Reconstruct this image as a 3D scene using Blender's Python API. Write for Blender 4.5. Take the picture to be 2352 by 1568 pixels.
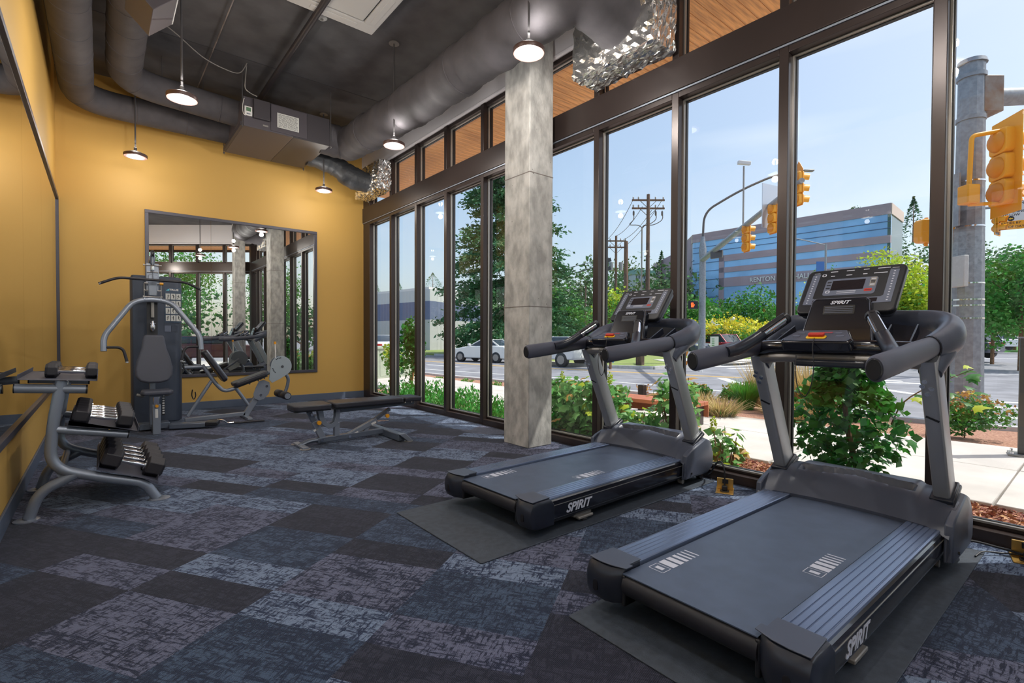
import bpy, bmesh, math, random
import numpy as np
from math import sin, cos, tan, pi, radians, atan2, sqrt, hypot
from mathutils import Vector, Matrix, Euler
for o in list(bpy.data.objects): bpy.data.objects.remove(o)
SC = bpy.context.scene
COL = SC.collection
random.seed(7); RNG = np.random.default_rng(7)

# ------------------------------------------------------------------ camera
H = 1.12
cam = bpy.data.objects.new('camera', bpy.data.cameras.new('camera')); COL.objects.link(cam)
yw, pt, rl = radians(39.5), radians(-1.0), radians(0.22)
fw = Vector((sin(yw)*cos(pt), cos(yw)*cos(pt), sin(pt)))
rt = Vector((cos(yw), -sin(yw), 0)); up = rt.cross(fw)
r2 = rt*cos(rl)+up*sin(rl); u2 = -rt*sin(rl)+up*cos(rl)
cam.matrix_world = Matrix(((r2.x, u2.x, -fw.x, 0), (r2.y, u2.y, -fw.y, 0), (r2.z, u2.z, -fw.z, H), (0, 0, 0, 1)))
cam.data.sensor_width = 36; cam.data.lens = 1145/2352*36; cam.data.shift_y = 8/2352
cam.data.clip_start = .05; cam.data.clip_end = 2000
SC.camera = cam
# ------------------------------------------------------------------ view
SC.view_settings.view_transform = 'Standard'; SC.view_settings.look = 'None'
SC.view_settings.exposure = 0.0; SC.view_settings.gamma = 1; SC.view_settings.use_curve_mapping = False
# ------------------------------------------------------------------ sky and sun
SUN_AZ = atan2(.807, -.59)       # clockwise from +Y
SUN_EL = radians(57)
w = bpy.data.worlds.new('world'); SC.world = w; w.use_nodes = True
nt = w.node_tree; nt.nodes.clear()
sky = nt.nodes.new('ShaderNodeTexSky'); sky.sky_type = 'NISHITA'; sky.sun_disc = False
sky.sun_elevation = SUN_EL; sky.sun_rotation = SUN_AZ; sky.air_density = 1.0; sky.dust_density = 3.2; sky.ozone_density = 1.4; sky.altitude = 50
hs = nt.nodes.new('ShaderNodeHueSaturation'); hs.inputs['Saturation'].default_value = 1.2
bg = nt.nodes.new('ShaderNodeBackground'); bg.inputs['Strength'].default_value = .405
wo = nt.nodes.new('ShaderNodeOutputWorld')
# faint high cloud veils in the whole sky
tcw = nt.nodes.new('ShaderNodeTexCoord'); mpw = nt.nodes.new('ShaderNodeMapping'); mpw.inputs['Scale'].default_value = (1, 1, 5)
nzw = nt.nodes.new('ShaderNodeTexNoise'); nzw.inputs['Scale'].default_value = 2.2; nzw.inputs['Detail'].default_value = 3; nzw.inputs['Roughness'].default_value = .45
crw = nt.nodes.new('ShaderNodeMapRange'); crw.inputs['From Min'].default_value = .52; crw.inputs['From Max'].default_value = .85; crw.inputs['To Max'].default_value = .5
mxw = nt.nodes.new('ShaderNodeMix'); mxw.data_type = 'RGBA'; mxw.inputs['B'].default_value = (2.9, 3.0, 3.1, 1)
nt.links.new(tcw.outputs['Generated'], mpw.inputs[0]); nt.links.new(mpw.outputs[0], nzw.inputs['Vector']); nt.links.new(nzw.outputs['Fac'], crw.inputs['Value'])
nt.links.new(sky.outputs[0], hs.inputs['Color']); gm = nt.nodes.new('ShaderNodeGamma'); gm.inputs[1].default_value = .62; nt.links.new(hs.outputs[0], gm.inputs[0]); nt.links.new(gm.outputs[0], mxw.inputs['A']); nt.links.new(crw.outputs[0], mxw.inputs['Factor'])
nt.links.new(mxw.outputs['Result'], bg.inputs['Color']); nt.links.new(bg.outputs[0], wo.inputs[0])
sd = bpy.data.lights.new('sun', 'SUN'); sd.energy = 4.2; sd.angle = radians(.6); sd.color = (1, .95, .87)
so = bpy.data.objects.new('sun', sd); COL.objects.link(so)
so.rotation_euler = Vector((sin(SUN_AZ)*cos(SUN_EL), cos(SUN_AZ)*cos(SUN_EL), sin(SUN_EL))).to_track_quat('Z', 'Y').to_euler()
LAMP_W = 38; FILL_W = 5.5           # watts per pendant: the lamp, and an invented fill light above it

# ------------------------------------------------------------------ helpers
def lin(c):
    r = []
    for x in c[:3]:
        x /= 255; r.append(x/12.92 if x <= .04045 else ((x+.055)/1.055)**2.4)
    return (*r, 1)
def mat(name, col, rough=.5, metal=0, bump=0, bscale=60, var=0, vscale=8, spec=.5, coat=0, emit=0, stretch=None, col2=None, alpha=None, island=0, transl=0):
    m = bpy.data.materials.new(name); m.use_nodes = True; t = m.node_tree; n = t.nodes; b = n['Principled BSDF']
    b.inputs['Base Color'].default_value = lin(col); b.inputs['Roughness'].default_value = rough; b.inputs['Metallic'].default_value = metal
    b.inputs['Specular IOR Level'].default_value = spec; b.inputs['Coat Weight'].default_value = coat
    if emit: b.inputs['Emission Color'].default_value = lin(col); b.inputs['Emission Strength'].default_value = emit
    tc = n.new('ShaderNodeTexCoord'); mp = n.new('ShaderNodeMapping'); t.links.new(tc.outputs['Object'], mp.inputs[0])
    if stretch: mp.inputs['Scale'].default_value = stretch
    last = None
    if var or col2:
        nz = n.new('ShaderNodeTexNoise'); nz.inputs['Scale'].default_value = vscale; nz.inputs['Detail'].default_value = 6
        t.links.new(mp.outputs[0], nz.inputs['Vector'])
        mx = n.new('ShaderNodeMix'); mx.data_type = 'RGBA'
        c2 = lin(col2) if col2 else lin([x*(1-var) for x in col])
        mx.inputs['A'].default_value = lin(col) if col2 else lin([min(255, x*(1+var*.6)) for x in col]); mx.inputs['B'].default_value = c2
        mr = n.new('ShaderNodeMapRange'); mr.inputs['From Min'].default_value = .35; mr.inputs['From Max'].default_value = .65
        t.links.new(nz.outputs['Fac'], mr.inputs['Value']); t.links.new(mr.outputs[0], mx.inputs['Factor']); last = mx.outputs['Result']
    if island:
        g = n.new('ShaderNodeNewGeometry'); h = n.new('ShaderNodeHueSaturation'); mr = n.new('ShaderNodeMapRange')
        mr.inputs['To Min'].default_value = 1-island; mr.inputs['To Max'].default_value = 1+island
        mh = n.new('ShaderNodeMapRange'); mh.inputs['To Min'].default_value = .5-island*.07; mh.inputs['To Max'].default_value = .5+island*.07
        t.links.new(g.outputs['Random Per Island'], mr.inputs['Value']); t.links.new(mr.outputs[0], h.inputs['Value'])
        t.links.new(g.outputs['Random Per Island'], mh.inputs['Value']); t.links.new(mh.outputs[0], h.inputs['Hue'])
        if last: t.links.new(last, h.inputs['Color'])
        else: h.inputs['Color'].default_value = lin(col)
        last = h.outputs[0]
    if last: t.links.new(last, b.inputs['Base Color'])
    if bump:
        nb = n.new('ShaderNodeTexNoise'); nb.inputs['Scale'].default_value = bscale; nb.inputs['Detail'].default_value = 4
        t.links.new(mp.outputs[0], nb.inputs['Vector']); bp = n.new('ShaderNodeBump'); bp.inputs['Strength'].default_value = bump; bp.inputs['Distance'].default_value = .01
        t.links.new(nb.outputs['Fac'], bp.inputs['Height']); t.links.new(bp.outputs[0], b.inputs['Normal'])
    if transl:
        tr = n.new('ShaderNodeBsdfTranslucent'); ms = n.new('ShaderNodeMixShader'); ms.inputs[0].default_value = transl
        if last: t.links.new(last, tr.inputs['Color'])
        else: tr.inputs['Color'].default_value = lin(col)
        t.links.new(b.outputs[0], ms.inputs[1]); t.links.new(tr.outputs[0], ms.inputs[2]); t.links.new(ms.outputs[0], n['Material Output'].inputs[0])
    return m
def glassmat(name, tint=(.93, .96, .96), ior=1.5):
    m = bpy.data.materials.new(name); m.use_nodes = True; t = m.node_tree; n = t.nodes; n.remove(n['Principled BSDF'])
    a = n.new('ShaderNodeBsdfTransparent'); a.inputs[0].default_value = (*tint, 1); g = n.new('ShaderNodeBsdfGlossy'); g.inputs['Roughness'].default_value = 0
    lw = n.new('ShaderNodeLayerWeight'); lw.inputs['Blend'].default_value = .5; pw = n.new('ShaderNodeMath'); pw.operation = 'POWER'; pw.inputs[1].default_value = 5
    f = n.new('ShaderNodeMath'); f.operation = 'MULTIPLY_ADD'; f.inputs[1].default_value = .9; f.inputs[2].default_value = .055; s = n.new('ShaderNodeMixShader')
    t.links.new(lw.outputs['Facing'], pw.inputs[0]); t.links.new(pw.outputs[0], f.inputs[0]); t.links.new(f.outputs[0], s.inputs[0]); t.links.new(a.outputs[0], s.inputs[1]); t.links.new(g.outputs[0], s.inputs[2]); t.links.new(s.outputs[0], n['Material Output'].inputs[0])
    return m
class G:
    """collects primitives into one mesh"""
    def __init__(s): s.v = []; s.f = []
    def add(s, vs, fs):
        k = len(s.v); s.v += [tuple(v) for v in vs]; s.f += [tuple(i+k for i in f) for f in fs]; return s
    def box(s, a, b, M=None):
        x0, y0, z0 = a; x1, y1, z1 = b
        vs = [Vector(p) for p in ((x0,y0,z0),(x1,y0,z0),(x1,y1,z0),(x0,y1,z0),(x0,y0,z1),(x1,y0,z1),(x1,y1,z1),(x0,y1,z1))]
        if M: vs = [M @ v for v in vs]
        return s.add(vs, [(0,3,2,1),(4,5,6,7),(0,1,5,4),(1,2,6,5),(2,3,7,6),(3,0,4,7)])
    def cbox(s, c, d, M=None):
        return s.box([c[i]-d[i]/2 for i in range(3)], [c[i]+d[i]/2 for i in range(3)], M)
    def bar(s, p, q, w, h, upv=(0, 0, 1)):
        p = Vector(p); q = Vector(q); d = (q-p).normalized(); u = Vector(upv)
        sd_ = d.cross(u)
        if sd_.length < 1e-4: sd_ = d.cross(Vector((1, 0, 0)))
        sd_.normalize(); u = sd_.cross(d).normalized()
        vs = [c+sd_*(w/2*i)+u*(h/2*j) for c in (p, q) for i, j in ((-1,-1),(1,-1),(1,1),(-1,1))]
        return s.add(vs, [(0,1,2,3),(7,6,5,4),(0,4,5,1),(1,5,6,2),(2,6,7,3),(3,7,4,0)])
    def tube(s, pts, r, n=10, cap=True, ry=None, upv=None, smooth=0):
        pts = [Vector(p) for p in pts]
        if smooth: pts, r = smoothpath(pts, r, smooth)
        rs = r if isinstance(r, (list, tuple)) else [r]*len(pts)
        rys = rs if ry is None else (ry if isinstance(ry, (list, tuple)) else [ry]*len(pts))
        if len(rys) != len(pts): rys = [rys[0]]*len(pts)
        k0 = len(s.v); ref = None
        for i, p in enumerate(pts):
            t = (pts[min(i+1, len(pts)-1)]-pts[max(i-1, 0)])
            if t.length < 1e-9: t = Vector((0, 0, 1))
            t.normalize()
            if upv is not None: a = Vector(upv)
            elif ref is None: a = Vector((0, 0, 1)) if abs(t.z) < .9 else Vector((1, 0, 0))
            else: a = ref
            b = t.cross(a)
            if b.length < 1e-5: b = t.cross(Vector((0, 1, 0)))
            b.normalize(); a = b.cross(t).normalized(); ref = a
            for j in range(n):
                th = 2*pi*j/n; s.v.append(tuple(p+b*cos(th)*rs[i]+a*sin(th)*rys[i]))
        for i in range(len(pts)-1):
            for j in range(n):
                a_, b_ = k0+i*n+j, k0+i*n+(j+1) % n; s.f.append((a_, b_, b_+n, a_+n))
        if cap:
            s.f.append(tuple(k0+j for j in reversed(range(n)))); s.f.append(tuple(k0+(len(pts)-1)*n+j for j in range(n)))
        return s
    def cyl(s, p, q, r, n=16, r2=None): return s.tube([p, q], [r, r if r2 is None else r2], n)
    def lathe(s, prof, c=(0, 0, 0), n=24, M=None):
        k0 = len(s.v)
        for r, z in prof:
            for j in range(n):
                v = Vector((r*cos(2*pi*j/n), r*sin(2*pi*j/n), z))
                if M: v = M @ v
                s.v.append(tuple(v+Vector(c)))
        m = len(prof)
        for i in range(m-1):
            for j in range(n):
                a, b = k0+i*n+j, k0+i*n+(j+1) % n; s.f.append((a, b, b+n, a+n))
        s.f.append(tuple(k0+j for j in reversed(range(n)))); s.f.append(tuple(k0+(m-1)*n+j for j in range(n)))
        return s
    def prism(s, poly, a, b, ax='y', M=None):
        """poly in the plane normal to ax, extruded from a to b"""
        def P(p, t):
            v = {'x': (t, p[0], p[1]), 'y': (p[0], t, p[1]), 'z': (p[0], p[1], t)}[ax]; v = Vector(v)
            return M @ v if M else v
        n = len(poly); vs = [P(p, a) for p in poly]+[P(p, b) for p in poly]
        fs = [tuple(range(n)), tuple(reversed(range(n, 2*n)))]+[(i, n+i, n+(i+1) % n, (i+1) % n) for i in range(n)]
        return s.add(vs, fs)
    def sph(s, c, r, n=12, m=8, sc=(1, 1, 1)):
        pr = [(max(1e-4, r*sin(pi*i/m)), -r*cos(pi*i/m)) for i in range(m+1)]
        k0 = len(s.v); s.lathe(pr, (0, 0, 0), n)
        for i in range(k0, len(s.v)):
            x, y, z = s.v[i]; s.v[i] = (x*sc[0]+c[0], y*sc[1]+c[1], z*sc[2]+c[2])
        return s
    def grid(s, fn, nu, nv, close=False):
        k0 = len(s.v)
        for i in range(nu+1):
            for j in range(nv+1): s.v.append(tuple(fn(i/nu, j/nv)))
        for i in range(nu):
            for j in range(nv):
                a = k0+i*(nv+1)+j; s.f.append((a, a+1, a+nv+2, a+nv+1))
        return s
    def build(s, name, m, parent=None, bevel=0, smooth=True, ang=35, seg=2, fix=True):
        me = bpy.data.meshes.new(name); me.from_pydata(s.v, [], s.f)
        if fix:
            bm = bmesh.new(); bm.from_mesh(me); bmesh.ops.recalc_face_normals(bm, faces=bm.faces); bm.to_mesh(me); bm.free()
        if smooth:
            me.shade_smooth()
            try: me.set_sharp_from_angle(angle=radians(ang))
            except Exception: pass
        if m: me.materials.append(m)
        o = bpy.data.objects.new(name, me); COL.objects.link(o); o.parent = parent
        if bevel:
            bv = o.modifiers.new('bevel', 'BEVEL'); bv.width = bevel; bv.segments = seg; bv.limit_method = 'ANGLE'; bv.angle_limit = radians(40)
        return o
def smoothpath(pts, r, k):
    rs = list(r) if isinstance(r, (list, tuple)) else [r]*len(pts)
    o = []; ro = []; n = len(pts)
    for i in range(n-1):
        p0 = pts[max(i-1, 0)]; p1 = pts[i]; p2 = pts[i+1]; p3 = pts[min(i+2, n-1)]
        for q in range(k):
            t = q/k; t2 = t*t; t3 = t2*t
            o.append(.5*((2*p1)+(-p0+p2)*t+(2*p0-5*p1+4*p2-p3)*t2+(-p0+3*p1-3*p2+p3)*t3)); ro.append(rs[i]*(1-t)+rs[i+1]*t)
    o.append(pts[-1]); ro.append(rs[-1]); return o, ro
def fillet(pts, rad, k=6):
    """round the corners of a polyline"""
    pts = [Vector(p) for p in pts]; o = [pts[0]]
    for i in range(1, len(pts)-1):
        a, b, c = pts[i-1], pts[i], pts[i+1]; r = min(rad, (a-b).length*.45, (c-b).length*.45)
        p = b+(a-b).normalized()*r; q = b+(c-b).normalized()*r
        for j in range(k+1):
            t = j/k; o.append(p*(1-t)**2+b*2*t*(1-t)+q*t*t)
    o.append(pts[-1]); return o
def T(name, label, cat, loc=(0, 0, 0), rz=0, group=None):
    o = bpy.data.objects.new(name, None); COL.objects.link(o); o.location = loc; o.rotation_euler = (0, 0, rz); o.empty_display_size = .1
    return tag(o, label, cat, group)
def tag(o, label, cat, group=None, kind=None):
    o['label'] = label; o['category'] = cat
    if group: o['group'] = group
    if kind: o['kind'] = kind
    return o
def struct(o, label=None):
    o['kind'] = 'structure'
    if label: o['label'] = label
    return o
def stuff(o): o['kind'] = 'stuff'; return o
def lab(o, l): o['label'] = l; return o
def dup(o, parent=None):
    c = o.copy(); COL.objects.link(c)
    if parent is not None: c.parent = parent
    for ch in list(o.children): dup(ch, c)
    return c
def textmesh(s, size, ext=.002, shear=0, align='CENTER', bold=0, sx=1):
    cu = bpy.data.curves.new('t', 'FONT'); cu.body = s; cu.size = size; cu.extrude = ext; cu.shear = shear; cu.align_x = align; cu.align_y = 'CENTER'; cu.offset = bold; cu.resolution_u = 3
    o = bpy.data.objects.new('t', cu); COL.objects.link(o)
    bpy.context.view_layer.update()
    me = bpy.data.meshes.new_from_object(o.evaluated_get(bpy.context.evaluated_depsgraph_get()))
    bpy.data.objects.remove(o); bpy.data.curves.remove(cu)
    if sx != 1:
        for v in me.vertices: v.co.x *= sx
    return me
def text(name, s, size, m, parent, M, **k):
    me = textmesh(s, size, **k); me.transform(M); me.materials.clear(); me.materials.append(m); me.name = name
    o = bpy.data.objects.new(name, me); COL.objects.link(o); o.parent = parent; return o
def frameM(o, x, y):
    """matrix with origin o, local x and y axes"""
    x = Vector(x).normalized(); y = Vector(y).normalized(); z = x.cross(y).normalized(); y = z.cross(x)
    return Matrix(((x.x, y.x, z.x, o[0]), (x.y, y.y, z.y, o[1]), (x.z, y.z, z.z, o[2]), (0, 0, 0, 1)))
def rrect(cx, cy, w_, h_, r, n=4):
    o = []
    for sx, sy, a0 in ((1,1,0),(-1,1,90),(-1,-1,180),(1,-1,270)):
        for i in range(n+1):
            a = radians(a0+90*i/n); o.append((cx+sx*(w_/2-r)+r*cos(a), cy+sy*(h_/2-r)+r*sin(a)))
    return o
def npmesh(name, V, F, m, parent=None, smooth=False):
    """V (n,3), F (k,4 or 3) int"""
    me = bpy.data.meshes.new(name); V = np.asarray(V, np.float32); F = np.asarray(F, np.int32); k = F.shape[1]
    me.vertices.add(len(V)); me.vertices.foreach_set('co', V.ravel()); me.loops.add(F.size); me.loops.foreach_set('vertex_index', F.ravel())
    me.polygons.add(len(F)); me.polygons.foreach_set('loop_start', np.arange(0, F.size, k, dtype=np.int32)); me.polygons.foreach_set('loop_total', np.full(len(F), k, np.int32))
    me.update(calc_edges=True); me.materials.append(m)
    if smooth: me.shade_smooth()
    o = bpy.data.objects.new(name, me); COL.objects.link(o); o.parent = parent; return o
def leaves(P, size, aspect=.6, upbias=0, dirs=None, droop=0):
    """quads (diamond leaves) at points P, random orientation"""
    n = len(P); P = np.asarray(P, float)
    if dirs is None:
        d = RNG.normal(size=(n, 3)); d[:, 2] = d[:, 2]*.7-droop
    else: d = dirs+RNG.normal(size=(n, 3))*.25
    d /= np.linalg.norm(d, axis=1)[:, None]
    q = RNG.normal(size=(n, 3)); q[:, 2] += upbias; s_ = np.cross(d, q); s_ /= np.linalg.norm(s_, axis=1)[:, None]+1e-9
    L = size*(.6+.8*RNG.random(n))[:, None]; Wd = L*aspect*.5
    nn = np.cross(d, s_)*L*.08
    V = np.stack([P-d*L*.5, P+s_*Wd+nn, P+d*L*.5, P-s_*Wd+nn], 1).reshape(-1, 3)
    F = np.arange(4*n).reshape(-1, 4); return V, F
# ------------------------------------------------------------------ materials
M = {}
M['yellow'] = mat('ochre wall paint', (202, 160, 82), .6, bump=.03, bscale=220)
M['white'] = mat('white bulkhead paint', (226, 222, 226), .6)
M['ceil'] = mat('black painted ceiling', (98, 97, 100), .6, bump=.15, bscale=9, var=.12, vscale=3, spec=.35)
M['bronze'] = mat('dark bronze aluminium', (58, 49, 47), .32, .35, var=.06, vscale=2)
M['alu'] = mat('bead glint and stripe aluminium', (170, 166, 160), .3, .6)
M['gasket'] = mat('black gasket', (22, 24, 28), .4)
M['glass'] = glassmat('window glass')
M['mirror'] = mat('mirror', (236, 238, 236), .0, 1)
M['frame'] = mat('charcoal mirror frame', (72, 70, 80), .4, .2)
M['base'] = mat('grey vinyl baseboard', (88, 98, 116), .45)
M['duct'] = mat('dark duct wrap', (86, 83, 87), .75, .0, spec=.3, bump=.3, bscale=14, var=.08, vscale=5)
M['foil'] = mat('silver foil wrap', (238, 238, 236), .2, .95, bump=.35, bscale=60)
M['unit'] = mat('charcoal sheet metal', (84, 79, 85), .45, .15)
M['unit2'] = mat('charcoal sheet metal darker', (66, 62, 67), .5, .1)
M['plastic_w'] = mat('white plastic', (222, 220, 218), .4)
M['paper'] = mat('paper label', (205, 205, 200), .6)
M['ink'] = mat('black ink', (40, 40, 46), .6)
M['black'] = mat('black plastic', (30, 31, 37), .38)
M['blackgloss'] = mat('glossy black plastic', (24, 25, 34), .18, coat=.4)
M['screen'] = mat('dark display', (40, 34, 38), .15)
M['lamp'] = mat('lamp diffuser', (255, 242, 226), .5, emit=3.2)
M['lampbody'] = mat('brown lamp ring', (84, 62, 58), .4, .2)
M['lampcap'] = mat('grey lamp cap', (150, 146, 142), .4, .3)
M['rod'] = mat('grey rod', (92, 90, 92), .4, .4)
M['steel'] = mat('chrome', (225, 225, 230), .12, 1)
M['gunmetal'] = mat('metallic grey paint', (142, 149, 162), .33, .4)
M['gun2'] = mat('darker metallic grey paint', (108, 116, 130), .35, .4)
M['tray'] = mat('satin dark grey tray', (66, 68, 82), .6)
M['rubber'] = mat('black rubber', (38, 36, 42), .5)
M['matrub'] = mat('black rubber mat', (56, 64, 76), .62, bump=.25, bscale=300, var=.12, vscale=30)
M['vinyl'] = mat('black vinyl pad', (46, 46, 54), .38, bump=.08, bscale=300)
M['vinyl2'] = mat('charcoal vinyl pad', (70, 72, 84), .5, bump=.05, bscale=300)
M['shroud'] = mat('slate grey shroud', (58, 66, 82), .45)
M['orange'] = mat('orange plastic', (235, 160, 30), .35)
M['tm_body'] = mat('dark slate plastic', (74, 80, 96), .36, bump=.04, bscale=500)
M['tm_dark'] = mat('blue black plastic', (36, 40, 52), .3)
M['tm_rail'] = mat('brushed blue grey rail', (118, 132, 160), .26, .5)
M['belt'] = mat('running belt', (80, 92, 114), .4, bump=.12, bscale=700, var=.05, vscale=12)
M['beltedge'] = mat('belt roller', (26, 24, 28), .45)
M['mark'] = mat('white marking', (205, 208, 222), .5)
M['silver'] = mat('satin silver upright', (166, 169, 174), .36, .6)
M['foam'] = mat('grey foam handle', (74, 76, 90), .5)
M['panel'] = mat('grey console print', (98, 105, 124), .4)
M['red'] = mat('red plastic', (190, 52, 40), .35)
M['yel'] = mat('yellow plastic', (240, 190, 40), .4)
M['blue'] = mat('blue print', (70, 160, 215), .4)
M['beltshade'] = mat('belt wrap shade', (34, 34, 42), .5)  # belt colour darkened to carry shading
M['recess'] = mat('painted recess shade', (34, 36, 46), .5)
M['brass'] = mat('brass outlet', (205, 165, 90), .3, .7)
M['cord'] = mat('black cord', (30, 30, 34), .4)
def concrete():
    m = mat('board-formed concrete', (180, 178, 174), .85, bump=.5, bscale=24, var=.14, vscale=9, stretch=(1.3, 1.3, .7)); return m
M['conc'] = concrete()
M['conc_l'] = mat('concrete fill', (174, 170, 168), .8, var=.08)
CANG = radians(-57)
def carpet(name, ca, cb, dens):
    m = bpy.data.materials.new(name); m.use_nodes = True; t = m.node_tree; n = t.nodes; b = n['Principled BSDF']
    b.inputs['Roughness'].default_value = .95; b.inputs['Specular IOR Level'].default_value = .12; b.inputs['Sheen Weight'].default_value = .12
    tc = n.new('ShaderNodeTexCoord'); oi = n.new('ShaderNodeObjectInfo'); mul = n.new('ShaderNodeMath'); mul.operation = 'MULTIPLY'; mul.inputs[1].default_value = 37
    t.links.new(oi.outputs['Random'], mul.inputs[0])
    def streak(sc):
        mp = n.new('ShaderNodeMapping'); mp.inputs['Scale'].default_value = sc; t.links.new(tc.outputs['Object'], mp.inputs[0])
        z = n.new('ShaderNodeTexNoise'); z.noise_dimensions = '4D'; z.inputs['Scale'].default_value = 1; z.inputs['Detail'].default_value = 7; z.inputs['Roughness'].default_value = .72
        t.links.new(mp.outputs[0], z.inputs['Vector']); t.links.new(mul.outputs[0], z.inputs['W']); return z.outputs['Fac']
    a = streak((13, 85, 1)); c = streak((85, 20, 1))
    mx = n.new('ShaderNodeMath'); mx.operation = 'MAXIMUM'; t.links.new(a, mx.inputs[0]); t.links.new(c, mx.inputs[1])
    r = n.new('ShaderNodeMapRange'); r.inputs['From Min'].default_value = dens; r.inputs['From Max'].default_value = dens+.06; ad = n.new('ShaderNodeMath'); ad.operation = 'MULTIPLY_ADD'; ad.inputs[1].default_value = .35; t.links.new(streak((5, 9, 1)), ad.inputs[0]); t.links.new(mx.outputs[0], ad.inputs[2])
    sb = n.new('ShaderNodeMath'); sb.operation = 'SUBTRACT'; sb.inputs[1].default_value = .155; t.links.new(ad.outputs[0], sb.inputs[0]); t.links.new(sb.outputs[0], r.inputs['Value'])
    big = n.new('ShaderNodeTexNoise'); big.inputs['Scale'].default_value = 7; t.links.new(tc.outputs['Object'], big.inputs['Vector'])
    c1 = n.new('ShaderNodeMix'); c1.data_type = 'RGBA'; c1.inputs['A'].default_value = lin(ca); c1.inputs['B'].default_value = lin(cb); t.links.new(r.outputs[0], c1.inputs['Factor'])
    # fine loop rows
    wv = n.new('ShaderNodeTexWave'); wv.inputs['Scale'].default_value = 55; wv.bands_direction = 'X'; wv.inputs['Distortion'].default_value = 1.5; wv.inputs['Detail'].default_value = 2; wv.inputs['Detail Scale'].default_value = 8
    mpw = n.new('ShaderNodeMapping'); mpw.inputs['Rotation'].default_value = (0, 0, .35); t.links.new(tc.outputs['Object'], mpw.inputs[0]); t.links.new(mpw.outputs[0], wv.inputs['Vector'])
    c2 = n.new('ShaderNodeMix'); c2.data_type = 'RGBA'; c2.blend_type = 'MULTIPLY'; c2.inputs['Factor'].default_value = 1
    mr = n.new('ShaderNodeMapRange'); mr.inputs['To Min'].default_value = .72; mr.inputs['To Max'].default_value = 1.14; t.links.new(wv.outputs['Fac'], mr.inputs['Value'])
    t.links.new(c1.outputs['Result'], c2.inputs['A']); t.links.new(mr.outputs[0], c2.inputs['B'])
    t.links.new(c2.outputs['Result'], b.inputs['Base Color'])
    bp = n.new('ShaderNodeBump'); bp.inputs['Strength'].default_value = .5; bp.inputs['Distance'].default_value = .003; t.links.new(wv.outputs['Fac'], bp.inputs['Height']); t.links.new(bp.outputs[0], b.inputs['Normal'])
    return m
CARP = [carpet('carpet dark plum', (50, 52, 68), (28, 32, 48), .50), carpet('carpet slate', (70, 87, 112), (32, 43, 66), .50),
        carpet('carpet light grey', (120, 136, 162), (34, 46, 74), .525), carpet('carpet mauve grey', (102, 106, 130), (30, 37, 60), .52)]

# ------------------------------------------------------------------ room shell
XL, XW, YB, ZC = -.44, 3.72, 8.80, 4.63
FD = Vector((-cos(yw), -sin(yw), 0)); FN = Vector((sin(yw), -cos(yw), 0))     # front facade: direction and outward normal
FO = Vector((3.72, -.08, 0))
sL = (FO.x-XL)/cos(yw); YF = FO.y-sL*sin(yw)
room = [(XL, YF), (FO.x, FO.y), (XW, YB), (XL, YB)]
fl = G().prism([(XL-.2, YF-.3), (3.86, FO.y-.15), (3.86, YB+.2), (XL-.2, YB+.2)], -.25, -.006, 'z').build('floor', M['conc_l'], smooth=False); struct(fl)
# carpet planks, .6 x .2 m, laid on the diagonal
def clip(poly, a, b):
    o = []; n = len(poly); ins = lambda p: (b[0]-a[0])*(p[1]-a[1])-(b[1]-a[1])*(p[0]-a[0]) >= 0
    for i in range(n):
        p, q = poly[i], poly[(i+1) % n]; ip, iq = ins(p), ins(q)
        if ip: o.append(p)
        if ip != iq:
            d1 = (b[0]-a[0])*(p[1]-a[1])-(b[1]-a[1])*(p[0]-a[0]); d2 = (b[0]-a[0])*(q[1]-a[1])-(b[1]-a[1])*(q[0]-a[0]); t = d1/(d1-d2)
            o.append((p[0]+(q[0]-p[0])*t, p[1]+(q[1]-p[1])*t))
    return o
E1 = (cos(CANG), sin(CANG)); E2 = (-sin(CANG), cos(CANG)); PL, PW = .6, .198
TONE = {}
def tone(i, j):
    if (i, j) in TONE: return TONE[(i, j)]
    k = (i, (j+(i*7) % 2)//2) if ((i*31+j*17) % 5) else (i, j, 'x')
    h = random.Random(str(k)+'c').random()
    return 0 if h < .2 else 1 if h < .5 else 2 if h < .78 else 3
TONE.update({(-2,7):0,(-1,6):0,(-1,5):0,(-1,8):0,(0,7):0,(-3,16):0,(-3,15):0,(-4,16):0,(-2,13):0,(-1,14):0,(0,16):0,(0,15):0,(0,12):0,(0,11):0,(1,10):0,(2,6):0,(3,10):0,(1,14):0,(-1,13):1,(-2,9):1,(0,9):1,(0,8):2,(0,10):1,(2,9):1,(2,8):1,(1,6):1,(1,7):2,(1,5):1,(1,12):1,(1,11):1,(0,4):1,(-1,12):2,(-2,16):2,(-2,14):2,(-1,18):2,(-1,19):2,(-1,7):3,(0,6):3,(0,5):3,(1,9):3,(1,8):3,(2,7):3,(-1,11):3,(-1,10):3,(-1,9):3,(-3,9):3,(-1,17):3,(0,14):3,(2,12):3,(2,11):3,(3,9):3})

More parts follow.
